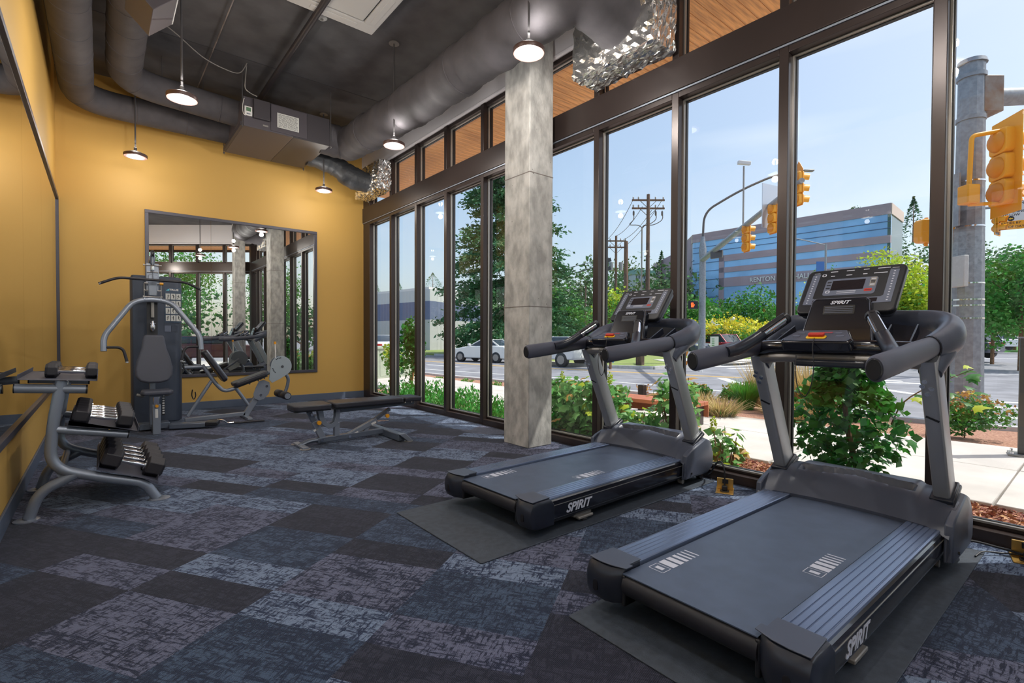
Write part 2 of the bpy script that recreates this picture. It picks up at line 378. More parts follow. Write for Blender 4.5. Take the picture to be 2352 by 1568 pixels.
shared = [G().prism([(-PL/2+.0002, -PW/2+.0002), (PL/2-.0002, -PW/2+.0002), (PL/2-.0002, PW/2-.0002), (-PL/2+.0002, PW/2-.0002)], -.006, 0, 'z') for _ in range(1)]
shm = {}
rest = [G(), G(), G(), G()]
nplank = 0
for i in range(-14, 10):
    for j in range(-22, 60):
        c1 = -2.25+PL*(i+.5); c2 = .175+PW*(j+.5)
        cx, cy = E1[0]*c1+E2[0]*c2, E1[1]*c1+E2[1]*c2
        if not (XL-.6 < cx < XW+.6 and YF-.6 < cy < YB+.6): continue
        poly = [(c1+a*(PL/2-.0002), c2+b*(PW/2-.0002)) for a, b in ((-1,-1),(1,-1),(1,1),(-1,1))]
        poly = [(E1[0]*a+E2[0]*b, E1[1]*a+E2[1]*b) for a, b in poly]; full = poly
        for q in range(4):
            poly = clip(poly, room[q], room[(q+1) % 4])
            if len(poly) < 3: break
        if len(poly) < 3: continue
        k = tone(i, j); d = (Vector((cx, cy, 0))-Vector((0, 0, 0))).dot(Vector((fw.x, fw.y, 0))); lt = Vector((cx, cy, 0)).dot(rt)
        vis = d > .9 and abs(lt/d) < 1.15
        if not vis or nplank >= 298:
            rest[k].prism(poly, -.006, 0, 'z'); continue
        if len(poly) == 4 and all(hypot(a[0]-b[0], a[1]-b[1]) < 1e-6 for a, b in zip(sorted(poly), sorted(full))):
            if k not in shm: shm[k] = shared[0].build('carpet_plank', CARP[k], fl, smooth=False); o = shm[k]
            else: o = bpy.data.objects.new('carpet_plank', shm[k].data); COL.objects.link(o); o.parent = fl
        else:
            lp = [((p[0]-cx)*E1[0]+(p[1]-cy)*E1[1], (p[0]-cx)*E2[0]+(p[1]-cy)*E2[1]) for p in poly]
            o = G().prism(lp, -.006, 0, 'z').build('carpet_plank', CARP[k], fl, smooth=False)
        o.location = (cx, cy, 0); o.rotation_euler = (0, 0, CANG); nplank += 1
for k in range(4):
    if rest[k].v: stuff(rest[k].build('carpet_plank_remainder', CARP[k], fl, smooth=False))
struct(G().box((XL-.2, YB, -.2), (3.9, YB+.2, 5.0)).build('wall_back', M['yellow'], smooth=False))
struct(G().box((XL-.2, YF-.3, -.2), (XL, YB+.2, 5.0)).build('wall_left', M['yellow'], smooth=False))
ce = struct(G().prism([(XL-.2, YF-.3), (3.86+.2, FO.y-.2), (3.9, YB+.2), (XL-.2, YB+.2)], ZC, ZC+.3, 'z').build('ceiling', M['ceil'], smooth=False))
# painted deck seams of the ceiling
g = G()
for y in (2.4, 7.1): g.box((XL, y-.006, ZC-.004), (XW, y+.006, ZC+.001))
g.build('deck_seam', mat('seam grey', (70, 69, 72), .6), ce, smooth=False)
struct(G().box((XL, YB-.014, 0), (XW, YB, .115)).build('baseboard_back', M['base'], bevel=.004))
struct(G().box((XL, YF, 0), (XL+.014, YB-.014, .115)).build('baseboard_left', M['base'], bevel=.004))

# window walls --------------------------------------------------------------
ZS, ZH, ZB, ZT, ZK = .09, 3.11, 3.43, 4.0, 4.03
wn = [0]
def wallpart(O, d, n):
    O = Vector(O); d = Vector(d); n = Vector(n)
    Mx = Matrix(((d.x, n.x, 0, O.x), (d.y, n.y, 0, O.y), (0, 0, 1, 0), (0, 0, 0, 1)))
    return Mx
def bay(Mx, s0, s1, mull0=True, mull1=False, z0=0, z1=ZH, sill=True):
    """one bay between mullions centred on s0 and s1; t from 0 (inside face) outward"""
    wn[0] += 1; mw = .032
    g = G()
    if mull0: g.box((s0-mw, 0, z0), (s0+mw, .15, z1+.05), Mx)
    if mull1: g.box((s1-mw, 0, z0), (s1+mw, .15, z1+.05), Mx)
    if sill: g.box((s0+mw, .0, z0), (s1-mw, .15, .07), Mx); g.box((s0+mw, .075, .07), (s1-mw, .15, ZS), Mx)
    else: g.box((s0+mw, .04, z0), (s1-mw, .15, z0+.03), Mx)
    g.box((s0+mw, .0 if sill else .03, z1), (s1-mw, .15, z1+.05), Mx)
    o = struct(g.build('window_%d' % wn[0], M['bronze'], bevel=.003))
    a, b = s0+mw, s1-mw; zb = ZS if sill else z0+.03
    k = .012; g = G()
    for q in ((a, .068, zb, a+k, .092, z1), (b-k, .068, zb, b, .092, z1), (a+k, .068, zb, b-k, .092, zb+k), (a+k, .068, z1-k, b-k, .092, z1)): g.box(q[:3], q[3:], Mx)
    g.build('glint_bead', M['alu'], o)  # pale strip imitating glossy reflections along the glass edge
    g = G()
    for q in ((a, .094, zb, a+.02, .12, z1), (b-.02, .094, zb, b, .12, z1), (a+.02, .094, zb, b-.02, .12, zb+.016), (a+.02, .094, z1-.02, b-.02, .12, z1)): g.box(q[:3], q[3:], Mx)
    g.build('gasket', M['gasket'], o, smooth=False)
    g = G(); g.add([Mx @ Vector(p) for p in ((a, .105, zb), (b, .105, zb), (b, .105, z1), (a, .105, z1))], [(0, 1, 2, 3)])
    g.build('pane', M['glass'], o, smooth=False, fix=False)
    return o
MW = wallpart((XW, 0, 0), (0, 1, 0), (1, 0, 0))
ys = [8.768, 7.70, 6.84, 5.99, 5.12, 4.18, 3.24, 2.38, 1.52, .67, -.16]
ys[0] = 8.53+.03
for i in range(len(ys)-1): bay(MW, ys[i+1], ys[i], mull0=True, mull1=(i == 0))
struct(G().box((XW, ys[0]+.03, 0), (XW+.15, YB, 3.16), None).build('trim_9', M['bronze']))
for i in range(len(ys)-1): bay(MW, ys[i+1], ys[i], mull0=True, mull1=(i == 0), z0=ZB, z1=ZT, sill=False)
struct(G().box((XW, ys[0]+.03, ZB), (XW+.15, YB, ZT+.05)).build('trim_8', M['bronze']))
MFc = wallpart(FO, FD, FN)
sf = [.02+.86*k for k in range(8)]; sf = [s for s in sf if s < sL-.1]+[sL]
for i in range(len(sf)-1): bay(MFc, sf[i], sf[i+1], mull0=True, mull1=(i == len(sf)-2))
for i in range(len(sf)-1): bay(MFc, sf[i], sf[i+1], mull0=True, mull1=(i == len(sf)-2), z0=ZB, z1=ZT, sill=False)
def band(name, y0, mats, t0, t1, z0, z1, bevel=.004):
    g = G(); g.box((FO.y-.02, t0, z0), (YB, t1, z1), MW); g.box((-.02, t0, z0), (sL, t1, z1), MFc)
    return struct(g.build(name, mats, bevel=bevel))
band('trim_1', 0, M['bronze'], -.02, .16, 3.17, ZB)                  # deep beam
band('trim_2', 0, M['gunmetal'], -.012, .0, 3.155, 3.168, 0)          # bright drip line below it
band('trim_3', 0, M['white'], -.03, .16, 4.05, ZC+.02)                # white bulkhead above the clerestory
g = G(); g.tube([MW @ Vector((FO.y, -.02, 4.045)), MW @ Vector((YB, -.02, 4.045))], .022, 10); g.tube([MFc @ Vector((0, -.02, 4.045)), MFc @ Vector((sL, -.02, 4.045))], .022, 10)
struct(g.build('trim_4', M['white']))
# corner post between both window walls
struct(G().prism([(3.70, .02), (3.90, .02), (3.93, -.22), (3.82, -.26), (3.68, -.12)], 0, ZC, 'z').build('trim_5', M['bronze']))

# columns
def column(x0, x1, y0, y1, label):
    o = tag(G().box((x0, y0, 0), (x1, y1, ZC)).build('concrete_column', M['conc'], bevel=.008), label, 'column')
    g = G()
    for z in (1.42, 2.75): g.box((x0-.0015, y0-.0015, z-.004), (x1+.0015, y1+.0015, z+.004))
    g.build('form_joint', mat('form joint', (120, 112, 108), .9), o, smooth=False)
    g = G(); rr = random.Random(3)
    for k in range(26):
        y = rr.uniform(y0+.03, y1-.03); x = rr.uniform(x0+.03, x1-.03); z = rr.uniform(.05, 3.2); r_ = rr.uniform(.002, .005)
        if k % 2: g.cyl((x0-.001, y, z), (x0+.01, y, z), r_, 6)
        else: g.cyl((x, y0-.001, z), (x, y0+.01, z), r_, 6)
    g.build('air_pocket', mat('air pocket', (70, 66, 64), .9), o)
column(3.28, 3.60, 3.715, 4.11, 'square board-formed concrete column between the two treadmills and the bench')
column(3.2, 3.5, -.16, .2, 'square board-formed concrete column in the corner where the window walls meet, seen in the framed mirror')
# ------------------------------------------------------------------ roof overhang with wood soffit
WOOD = mat('orange cedar soffit board', (240, 166, 100), .5, var=.16, vscale=3, stretch=(1, 14, 1), bump=.1, bscale=30)
sof = T('wood_soffit', 'orange wooden plank soffit under the roof overhang outside the clerestory windows', 'soffit', (XW+.15, 0, 4.12))
OV = 1.5
g = G(); g.box((0, 0, 0), (OV, .118, .018)); sp = None; n_ = 0
y = -.35
while y < 10.2:
    if sp is None: sp = g.build('plank', WOOD, sof, bevel=.003, seg=1); o = sp
    else: o = bpy.data.objects.new('plank', sp.data); COL.objects.link(o); o.parent = sof; bv = o.modifiers.new('bevel', 'BEVEL'); bv.width = .003; bv.segments = 1
    o.location = (0, y, 0); y += .1215; n_ += 1
ex = (XW+.15)
Ms = Matrix(((FD.x, FN.x, 0, FO.x-ex+FN.x*.15), (FD.y, FN.y, 0, FO.y+FN.y*.15), (0, 0, 1, 0), (0, 0, 0, 1)))
s_ = -1.3
while s_ < sL+.5:
    o = bpy.data.objects.new('plank', sp.data); COL.objects.link(o); o.parent = sof; bv = o.modifiers.new('bevel', 'BEVEL'); bv.width = .003; bv.segments = 1
    o.matrix_local = Ms @ Matrix.Translation((s_, 0, 0)) @ Matrix.Rotation(radians(90), 4, 'Z') @ Matrix.Translation((0, 0, -.0 if s_ > 0 else .004)); s_ += .1215
g = G(); g.box((0, -.6, .025), (OV+.04, 10.3, .8)); g.box((OV, -.6, -.05), (OV+.06, 10.3, .8))
p = [Ms @ Vector(q) for q in ((-1.4, 0, 0), (-1.4, OV, 0), (sL+.6, OV, 0), (sL+.6, 0, 0))]
g.prism([(q.x, q.y) for q in p], .026, .8, 'z')
q0, q1 = Ms @ Vector((-1.0, OV+.03, .35)), Ms @ Vector((sL+.6, OV+.03, .35)); g.bar(q0, q1, .06, .85)
g.build('roof_edge', M['bronze'], sof, smooth=False)
# outside continuation of the back wall so that nothing opens beyond the corner
struct(G().box((-.64, YB+.2, -.3), (3.9, YB+.35, 5.4)).build('wall_exterior', mat('grey exterior siding', (120, 118, 116), .7), smooth=False))

# ------------------------------------------------------------------ mirrors
def framed(name, label, M4, w_, h_, seams, fw_=.045, fd=.03):
    """mirror in its own plane: x right, y up, z to the viewer"""
    t = T(name, label, 'mirror'); t.matrix_world = M4
    g = G(); g.box((0, 0, 0), (w_, fw_, fd)); g.box((0, h_-fw_, 0), (w_, h_, fd)); g.box((0, fw_, 0), (fw_, h_-fw_, fd)); g.box((w_-fw_, fw_, 0), (w_, h_-fw_, fd))
    g.build('frame', M['frame'], t, bevel=.003)
    xs = [fw_-.004]+seams+[w_-fw_+.004]
    for a, b in zip(xs[:-1], xs[1:]):
        G().box((a+.0012, fw_-.004, .002), (b-.0012, h_-fw_+.004, .014)).build('mirror_panel', M['mirror'], t, smooth=False)
    return t
mb = framed('framed_mirror', 'wide mirror in a charcoal frame on the back wall behind the multi-gym', Matrix.Translation((.49, YB, .49)) @ frameM((0,0,0), (1,0,0), (0,0,1)), 2.39, 2.41, [.045+.767, .045+1.533])
ml = framed('wall_mirror', 'long mirror in a dark frame running along the left wall beside the dumbbell rack', frameM((XL, -1.8, .50), (0,1,0), (0,0,1)), 10.56, 2.41, [1.9, 3.36, 4.82, 6.80-.0, 8.28, 9.74])
# the two frames face the room: the left one looks towards +X
# ------------------------------------------------------------------ ducts
def duct(name, label, pts, r, m, rad=.3, ribs=None, n=28, group=None, wr=0):
    P, = (fillet(pts, rad, 8),)
    # resample
    Q = [P[0]]
    for p in P[1:]:
        L = (p-Q[-1]).length; k = max(1, int(L/.06))
        a = Q[-1]
        for i in range(1, k+1): Q.append(a.lerp(p, i/k))
    rs = [r]*len(Q)
    if wr:
        rr = random.Random(name+label); ph = [rr.uniform(0, 6) for _ in range(4)]
        rs = [r*(1+wr*sin(i*.55+ph[0])*.5+wr*sin(i*1.3+ph[1])*.4+wr*.3*sin(i*2.9+ph[2])) for i in range(len(Q))]
    o = tag(G().tube(Q, rs, n).build(name, m, ang=60), label, 'duct', group)
    if ribs:
        for i in range(ribs[0], len(Q)-2, ribs[1]):
            if Q[i].y < 3.0: continue
            d = (Q[i+1]-Q[i]).normalized(); G().tube([Q[i]-d*.007, Q[i]-d*.003, Q[i]+d*.003, Q[i]+d*.007], [rs[i]+.001, rs[i]+.004, rs[i]+.004, rs[i]+.001], n).build('band', m, o, ang=60)
    return o
duct('round_duct', 'outer dark round duct along the left wall, turning low along the yellow back wall',
     [(-.205, -1.5, 4.12), (-.205, 8.36, 4.10), (1.50, 8.36, 4.10)], .165, M['duct'], .42, (6, 9))
duct('round_duct', 'inner dark round duct with the box diffuser, passing above the outer duct to the unit',
     [(.23, -1.5, 4.30), (.23, 7.72, 4.22), (1.50, 7.72, 4.15)], .17, M['duct'], .40, (4, 7))
duct('flexible_duct', 'large sagging dark duct running past the concrete column to the near foil box',
     [(2.55, 7.55, 4.06), (2.93, 7.5, 4.02), (2.90, 5.2, 3.86), (2.88, 2.72, 3.86), (3.42, 2.72, 3.80)], .235, M['duct'], .38, (5, 17), wr=.06)
duct('flexible_duct', 'short crumpled dark duct from the air handler to the foil box in the far corner',
     [(2.55, 8.2, 3.99), (2.95, 8.2, 3.95), (3.2, 8.12, 3.74), (3.5, 8.05, 3.68)], .175, mat('black duct sleeve', (60, 62, 66), .5, bump=.8, bscale=18), .25, None, wr=.1)
def foilbox(label, x0, x1, y0, y1, z0, z1, slant):
    def f(face):
        def fn(u, v):
            a = {'x0': (0, u, v), 'y0': (u, 0, v), 'y1': (u, 1, v), 'z0': (u, v, 0), 'z1': (u, v, 1)}[face]
            x = x0+(x1-x0)*a[0]; y = y0+(y1-y0)*a[1]; z = z0+(z1-z0)*a[2]
            x += slant*(a[2]**2)*(1-a[0]); z += .0
            j = .004; q_ = random.Random('%.4f %.4f %.4f' % (x, y, z)); x += q_.uniform(-1, 1)*.011; y += q_.uniform(-1, 1)*.008; z += q_.uniform(-1, 1)*.011; s0 = sin(x*31+y*17)*cos(z*29+y*13)+.6*sin(x*57+z*43+y*51)+.5*sin(z*97+y*83); e = min(1, 6*min(a[1], 1-a[1], 1) if face not in ('y0', 'y1') else 1)
            return (x+j*s0*.9, y+j*cos(z*33+x*29)*.8, z+j*sin(y*31+x*27))
        return fn
    g = G()
    for k in ('x0', 'y0', 'y1', 'z0', 'z1'): g.grid(f(k), 22, 22)
    return tag(g.build('foil_plenum', M['foil'], smooth=False), label, 'duct box')
foilbox('crumpled silver foil duct box above the windows right of the concrete column', 3.36, 3.69, 2.36, 3.22, 3.47, 4.3, .06)
foilbox('crumpled silver foil duct box in the far corner above the windows', 3.45, 3.69, 7.62, 8.5, 3.50, 3.98, .04)

# air handler
ah = T('air_handler', 'charcoal ceiling-hung air handling unit in front of the back wall', 'air handler', (1.45, 7.27, 3.85))
G().box((0, 0, 0), (.62, 1.24, .385)).build('casing', M['unit'], ah, bevel=.006)
G().box((.62, .0, .0), (1.12, 1.24, .385)).build('coil_casing', M['unit2'], ah, bevel=.006)
G().box((.33, -.012, .02), (.80, .0, .37)).build('access_panel', M['unit'], ah, bevel=.004)
G().box((.115, -.05, .12), (.315, .0, .37)).build('control_box', M['unit2'], ah, bevel=.006)
o = G().box((.41, -.016, .08), (.69, -.012, .275)).build('rating_label', M['paper'], ah, smooth=False)
g = G()
rr = random.Random(5)
for k in range(13):
    z = .255-k*.0135; x = .425
    while x < .66:
        w_ = rr.uniform(.01, .05); g.box((x, -.0172, z), (min(x+w_, .675), -.016, z+.004)); x += w_+.008
g.build('print', M['ink'], o, smooth=False)
th = G().box((.012, -.022, .135), (.105, .0, .255)).build('thermostat', M['plastic_w'], ah, bevel=.005)
G().box((.03, -.0245, .19), (.085, -.022, .238)).build('display', mat('green lcd', (96, 128, 100), .3), th)
G().box((.035, -.0245, .15), (.08, -.022, .165)).build('button', M['gunmetal'], th)
g = G()
for x, y in ((-.012, -.01), (1.13, -.012), (1.13, 1.25), (-.012, 1.25)): g.cyl((x, y, -.03), (x, y, ZC-3.85), .006, 8); g.cyl((x, y, -.012), (x, y, .0), .015, 6)
g.build('hanger_rod', M['rod'], ah)
G().box((-.03, .02, -.0), (.0, 1.2, .05)).build('hanger_rail', M['unit2'], ah)
text('nameplate', 'airline', .022, M['plastic_w'], ah, frameM((.265, -.052, .07), (1,0,0), (0,0,1)), ext=.0005) if False else None
G().box((.235, -.003, .052), (.30, -.0, .072)).build('nameplate', M['lampcap'], ah)

# box diffuser below duct, turned 45 degrees
db = T('box_diffuser', 'charcoal box diffuser with a white grille under the round ducts near the left wall', 'diffuser', (.355, 5.36, 3.985)); db.rotation_euler = (0, radians(-45), 0)
s0 = .122
# local: x towards lower right after the turn
G().box((-s0, -.24, -s0), (s0, .24, s0)).build('box', M['unit'], db, bevel=.004)
g = G(); g.box((s0, -.24, -s0), (s0+.012, .24, -s0+.03)); g.box((s0, -.24, s0-.03), (s0+.012, .24, s0)); g.box((s0, -.24, -s0+.03), (s0+.012, -.21, s0-.03)); g.box((s0, .21, -s0+.03), (s0+.012, .24, s0-.03))
g.build('grille_frame', M['plastic_w'], db)
gr = None
for k in range(9):
    z = -s0+.04+k*.0205
    g = G().bar((s0+.004, -.21, z), (s0+.004, .21, z), .016, .004, (1, 0, .6)); g.build('louvre', M['plastic_w'], db, smooth=False)

# ceiling cassette
cc = T('ceiling_cassette', 'square white ceiling cassette vent with slot outlets above the room', 'ceiling vent', (1.955, 5.01, 4.55))
g = G(); g.box((-.46, -.46, 0), (.46, -.30, .03)); g.box((-.46, .30, 0), (.46, .46, .03)); g.box((-.46, -.30, 0), (-.30, .30, .03)); g.box((.30, -.30, 0), (.46, .30, .03))
g.build('face_frame', M['plastic_w'], cc, bevel=.006)
G().box((-.285, -.285, .004), (.285, .285, .03)).build('intake_grille', M['plastic_w'], cc, bevel=.01)
for a in range(4):
    Mr = Matrix.Rotation(a*pi/2, 4, 'Z')
    G().box((-.25, .35, -.006), (.25, .41, .002), Mr).build('outlet_flap', M['plastic_w'], cc, bevel=.004)
G().box((-.44, -.44, .03), (.44, .44, .085)).build('housing', M['unit2'], cc)

# ------------------------------------------------------------------ pendants
def pendant(x, y, z, label):
    k_ = .5 if y > 8 else 1.15
    t = T('pendant_light', label, 'ceiling light', (x, y, z), 0, 'pendant lights on thin rods')
    G().lathe([(.092, .0), (.122, .0), (.127, .008), (.127, .034), (.118, .04), (.05, .042)], n=40).build('ring', M['lampbody'], t)
    G().lathe([(.092, -.001), (.02, -.004), (.001, -.004)], n=32).build('diffuser', M['lamp'], t)
    G().lathe([(.075, .042), (.072, .06), (.06, .066), (.02, .068)], n=28).build('cap', M['lampcap'], t)
    G().lathe([(.019, .066), (.017, .12), (.010, .125)], n=14).build('stem', M['rod'], t)
    G().cyl((0, 0, .1), (0, 0, ZC-z), .0095, 10).build('rod', M['rod'], t)
    G().lathe([(.062, ZC-z-.012), (.06, ZC-z-.004), (.055, ZC-z)], n=24).build('canopy', M['lampcap'], t)
    for nm, w_, dz in (('pendant_glow', LAMP_W, -.07), ('added_fill_light', FILL_W, .17)):  # the upper light is invented, added to brighten upper walls and ceiling
        ld = bpy.data.lights.new(nm, 'POINT'); ld.shadow_soft_size = .04; ld.energy = w_*k_; ld.color = (1, .955, .9)
        lo = bpy.data.objects.new(nm, ld); COL.objects.link(lo); lo.parent = t; lo.location = (0, 0, dz)
    return t
for x, y, z, l in ((.60, 5.57, 3.31, 'largest pendant lamp at the left, hanging in front of the upper round duct'), (.36, 8.05, 3.40, 'pendant lamp hanging against the yellow back wall at the left'),
                 (2.74, 5.57, 3.40, 'pendant lamp hanging in front of the white bulkhead beside the large duct'), (2.75, 8.05, 3.41, 'small far pendant lamp hanging below the air handler near the back wall corner'),
                 (2.66, 3.03, 3.38, 'nearest pendant lamp hanging in front of the concrete column top'), (.42, 3.05, 3.38, 'pendant lamp near the left wall behind the picture edge'),
                 (2.2, .9, 3.38, 'pendant lamp over the near treadmill, seen in the framed mirror'), (.5, .55, 3.38, 'pendant lamp above the camera side of the left wall'), (.9, -1.3, 3.38, 'pendant lamp beside the angled front windows')):
    pendant(x, y, z, l)

# detectors, conduit, pipes, cables
t = T('smoke_detector', 'round white smoke detector on the black ceiling beside the cassette vent', 'smoke detector', (1.905, 5.62, ZC)); G().lathe([(.055, 0), (.055, -.018), (.04, -.03), (.02, -.034)], n=24).build('body', M['plastic_w'], t); G().lathe([(.018, -.03), (.016, -.038), (.004, -.04)], n=16).build('sensor', M['lampcap'], t)
tag(G().cyl((1.80, .5, ZC-.09), (1.80, 8.79, ZC-.09), .035, 14).build('ceiling_pipe', M['unit2']), 'thick black pipe running below the ceiling towards the air handler', 'pipe')
o = tag(G().tube([(1.095, 3.5, ZC-.03), (1.09, 5.9, ZC-.03), (1.075, 8.7, ZC-.03)], .007, 8).build('electrical_conduit', mat('pale worn conduit', (150, 140, 138), .5, var=.3, vscale=3)), 'thin pale conduit running along the ceiling to the back wall', 'conduit')
tag(G().tube([(.36, 6.5, 4.52), (.66, 6.75, 4.50), (.95, 6.95, 4.42), (1.2, 7.05, 4.40), (1.38, 7.12, 4.44), (1.47, 7.14, 4.60)], .006, 8, smooth=5).build('sagging_cable', M['lampcap']), 'thin grey cable sagging below the ceiling from the duct to the air handler', 'cable')
tag(G().tube([(1.47, 7.16, 4.58), (1.455, 7.16, 4.40), (1.46, 7.19, 4.30), (1.52, 7.19, 4.255), (1.60, 7.20, 4.24)], .006, 8, smooth=5).build('control_cable', M['lampcap']), 'short grey cable dropping from the ceiling into the air handler control box', 'cable')
tag(G().tube([(1.455, 7.235, 4.19), (1.438, 7.235, 4.1), (1.442, 7.235, 4.0), (1.47, 7.235, 3.97)], .004, 8, smooth=5).build('thermostat_cable', M['plastic_w']), 'white cable looping beside the thermostat on the air handler', 'cable')
for x, y, l in ((.62, 7.2, 'left'), (1.12, 7.62, 'middle')):
    tag(G().cyl((x, y+.5, 4.3), (x, y+.5, ZC), .004, 6).build('threaded_rod', M['rod']), 'thin threaded rod holding the upper round duct, %s one' % l, 'rod')
# sprinkler line seen in the mirror
t = T('sprinkler_pipe', 'thin black sprinkler pipe under the ceiling, seen in the framed mirror', 'pipe', (0, 0, 0))
G().tube([(-.4, 1.2, 4.5), (2.0, 1.0, 4.5)], .018, 8).build('branch', M['black'], t); G().tube([(2.0, 1.0, 4.5), (3.1, 1.9, 4.5), (3.1, 1.9, 4.42)], .014, 8).build('branch', M['black'], t)
# ------------------------------------------------------------------ rubber mats
def rubber_mat(x0, x1, y0, y1, rz, label):
    cx, cy = (x0+x1)/2, (y0+y1)/2
    o = tag(G().prism(rrect(0, 0, x1-x0, y1-y0, .008), 0, .007, 'z').build('rubber_mat', M['matrub'], bevel=.002, seg=1), label, 'mat')
    o.location = (cx, cy, 0); o.rotation_euler = (0, 0, rz); return o
rubber_mat(1.43, 3.66, 1.965, 2.875, 0, 'black rubber mat under the far treadmill')
rubber_mat(1.425, 3.55, .43, 1.365, radians(-.6), 'black rubber mat under the near treadmill')

# ------------------------------------------------------------------ treadmill (x forward, origin at the rear centre)
def treadmill(label, loc, rz, lift=.007):
    t = T('treadmill', label, 'treadmill', (*loc, lift), rz, None)
    zt = .197
    # running deck
    r = .048; cz = .138
    pr = [(.045+r*cos(a)-.0, cz+r*sin(a)) for a in [radians(90+180*i/10) for i in range(11)]]
    poly = [(1.62, cz+r)]+[(x+r-.01, z) for x, z in pr]+[(1.62, cz-r)]
    G().prism([(1.62, cz+r), (.045, cz+r), (.045, cz+r-.004), (1.62, cz+r-.004)], -.262, .262).build('running_belt', M['belt'], t, ang=50)
    G().prism([(.05, cz+r-.0004)]+[(x+r-.01, z-.0004) for x, z in pr]+[(1.62, cz-r), (1.62, cz)], -.262, .262).build('shaded_belt_wrap', M['beltshade'], t, ang=50)  # rear wrap coloured darker to stand in for its shading
    G().box((.14, -.30, .085), (1.62, .30, .125)).build('deck_frame', M['black'], t)
    g = G()
    g.box((.10, -.30, .15), (1.6, -.265, .178)); g.box((.10, .265, .15), (1.6, .30, .178)); g.build('deck_edge', M['beltedge'], t)
    # print marks on the belt
    for s, x0 in ((1, .17), (-1, .62)):
        g = G(); z = cz+r+.0006; x = x0; y = .20*s
        def mk(xa, xb, ya=.035): g.add([(xa, y-ya, z), (xb, y-ya, z), (xb+.0, y+ya, z), (xa, y+ya, z)], [(0, 1, 2, 3)])
        for a, b in ((.07, .108), (.12, .148), (.162, .182), (.196, .208), (.224, .233), (.252, .26)): mk(x+a, x+b)
        mk(x+.018, x+.04, .018)
        for q in ((x, x+.003, .035), (x+.055, x+.058, .035)): mk(*q)
        g.add([(x, y-.035, z), (x+.058, y-.035, z), (x+.058, y-.032, z), (x, y-.032, z)], [(0, 1, 2, 3)]); g.add([(x, y+.032, z), (x+.058, y+.032, z), (x+.058, y+.035, z), (x, y+.035, z)], [(0, 1, 2, 3)])
        g.build('belt_marking', M['mark'], t, smooth=False, fix=False)
    for s in (1, -1):
        # ribbed foot rail and side skirt
        y0, y1 = .272, .405
        pf = [(y0, .165), (y0, .197), (y0+.004, .200)]
        n = 5
        for k in range(n):
            a = y0+.006+(y1-y0-.012)*k/n; b = y0+.006+(y1-y0-.012)*(k+1)/n
            pf += [(a+.002, .2005), (b-.004, .2005), (b-.003, .1975), (b-.001, .1975)]
        pf += [(y1-.003, .2005), (y1+.004, .197), (y1+.006, .189), (y1-.01, .187), (y0, .165)]
        pf = [(s*a, b) for a, b in pf]
        G().prism(pf, .13, 1.60, 'x').build('foot_rail', M['tm_rail'], t, ang=25)
        sk = [(.30, .188), (.409, .188), (.417, .180), (.4205, .15), (.4205, .11), (.416, .075), (.40, .052), (.30, .048)]
        sp_ = G().prism([(s*a, b) for a, b in sk], .13, 1.60, 'x').build('side_panel', M['blackgloss'], t, ang=30)
        g = G(); g.box((.135, s*.4165, .1545), (1.60, s*.4217, .1575)); g.build('stripe', M['alu'], sp_, smooth=False)
        g = G(); g.box((.135, s*.4085, .078), (1.60, s*.4172, .0795)); g.build('lower_stripe', M['tm_body'], sp_, smooth=False)
        if s < 0: text('lettering', 'SPIRIT', .070, M['mark'], sp_, frameM((.40, -.4205, .115), (1, 0, 0), (0, .0, 1)), ext=.0012, shear=.35, bold=.0022, sx=1.12)
        else: text('lettering', 'SPIRIT', .070, M['mark'], sp_, frameM((.40, .4205, .115), (-1, 0, 0), (0, .0, 1)), ext=.0012, shear=.35, bold=.0022, sx=1.12)
        # rear end cap
        g = G()
        def cap(u, v, s=s):
            # profile around the cap in x-z, lofted over y
            return 0
        xs = []; prof = [(.245, .0, .0), (.25, .045, .0), (.30, .045, 0), (.41, .0, 0), (.43, .0, 0)]
        outline = [(.015, .185), (.005, .165), (.0, .13), (.004, .09), (.02, .058), (.06, .045), (.19, .045), (.19, .178), (.165, .203), (.05, .205), (.025, .198)]
        inner = [(.055, .185), (.05, .165), (.048, .13), (.052, .09), (.065, .06), (.09, .05), (.16, .05), (.16, .178), (.16, .203), (.085, .205), (.065, .198)]
        rings = [(.266, inner), (.30, [(a[0]*.25+b[0]*.75, a[1]*.25+b[1]*.75) for a, b in zip(inner, outline)]), (.33, outline), (.408, [(x+.004 if x < .1 else x, z) for x, z in outline]), (.422, [(x+.010 if x < .1 else x, z-.006 if z > .15 else z+.003) for x, z in outline]), (.427, [(x+.02 if x < .1 else x, z-.016 if z > .15 else z+.010) for x, z in outline])]
        k0 = 0; m_ = len(outline)
        for yy, rg in rings: g.v += [(x, s*yy, z) for x, z in rg]
        for i in range(len(rings)-1):
            for j in range(m_): a = i*m_+j; b = i*m_+(j+1) % m_; g.f.append((a, b, b+m_, a+m_))
        g.f.append(tuple(range(m_))); g.f.append(tuple(range((len(rings)-1)*m_, len(rings)*m_)))
        ec = g.build('end_cap', M['tm_dark'], t, bevel=.002, ang=30)
        tp = [(.050, .250), (.092, .250), (.092, .268), (.168, .268), (.168, .412), (.028, .420), (.024, .36), (.030, .31), (.040, .28)]
        G().prism([(x, s*y) for x, y in tp], .2035, .208, 'z').build('cap_top', M['tm_body'], ec, bevel=.0015)
        g = G(); g.prism(rrect(s*.365, .115, .022, .045, .010), -.001, .03, 'x'); g.build('adjuster_hole', M['beltedge'], ec)
        g = G()
        for k in range(3): g.box((.135, s*(.285+.04*k), .2065), (.139, s*(.313+.04*k), .206))
        g.build('cap_slot', M['beltedge'], ec, smooth=False)
        # inner belt guard with a little lip
        G().box((.045, s*.252, .055), (.17, s*.270, .178)).build('roller_guard', M['black'], t, bevel=.006)
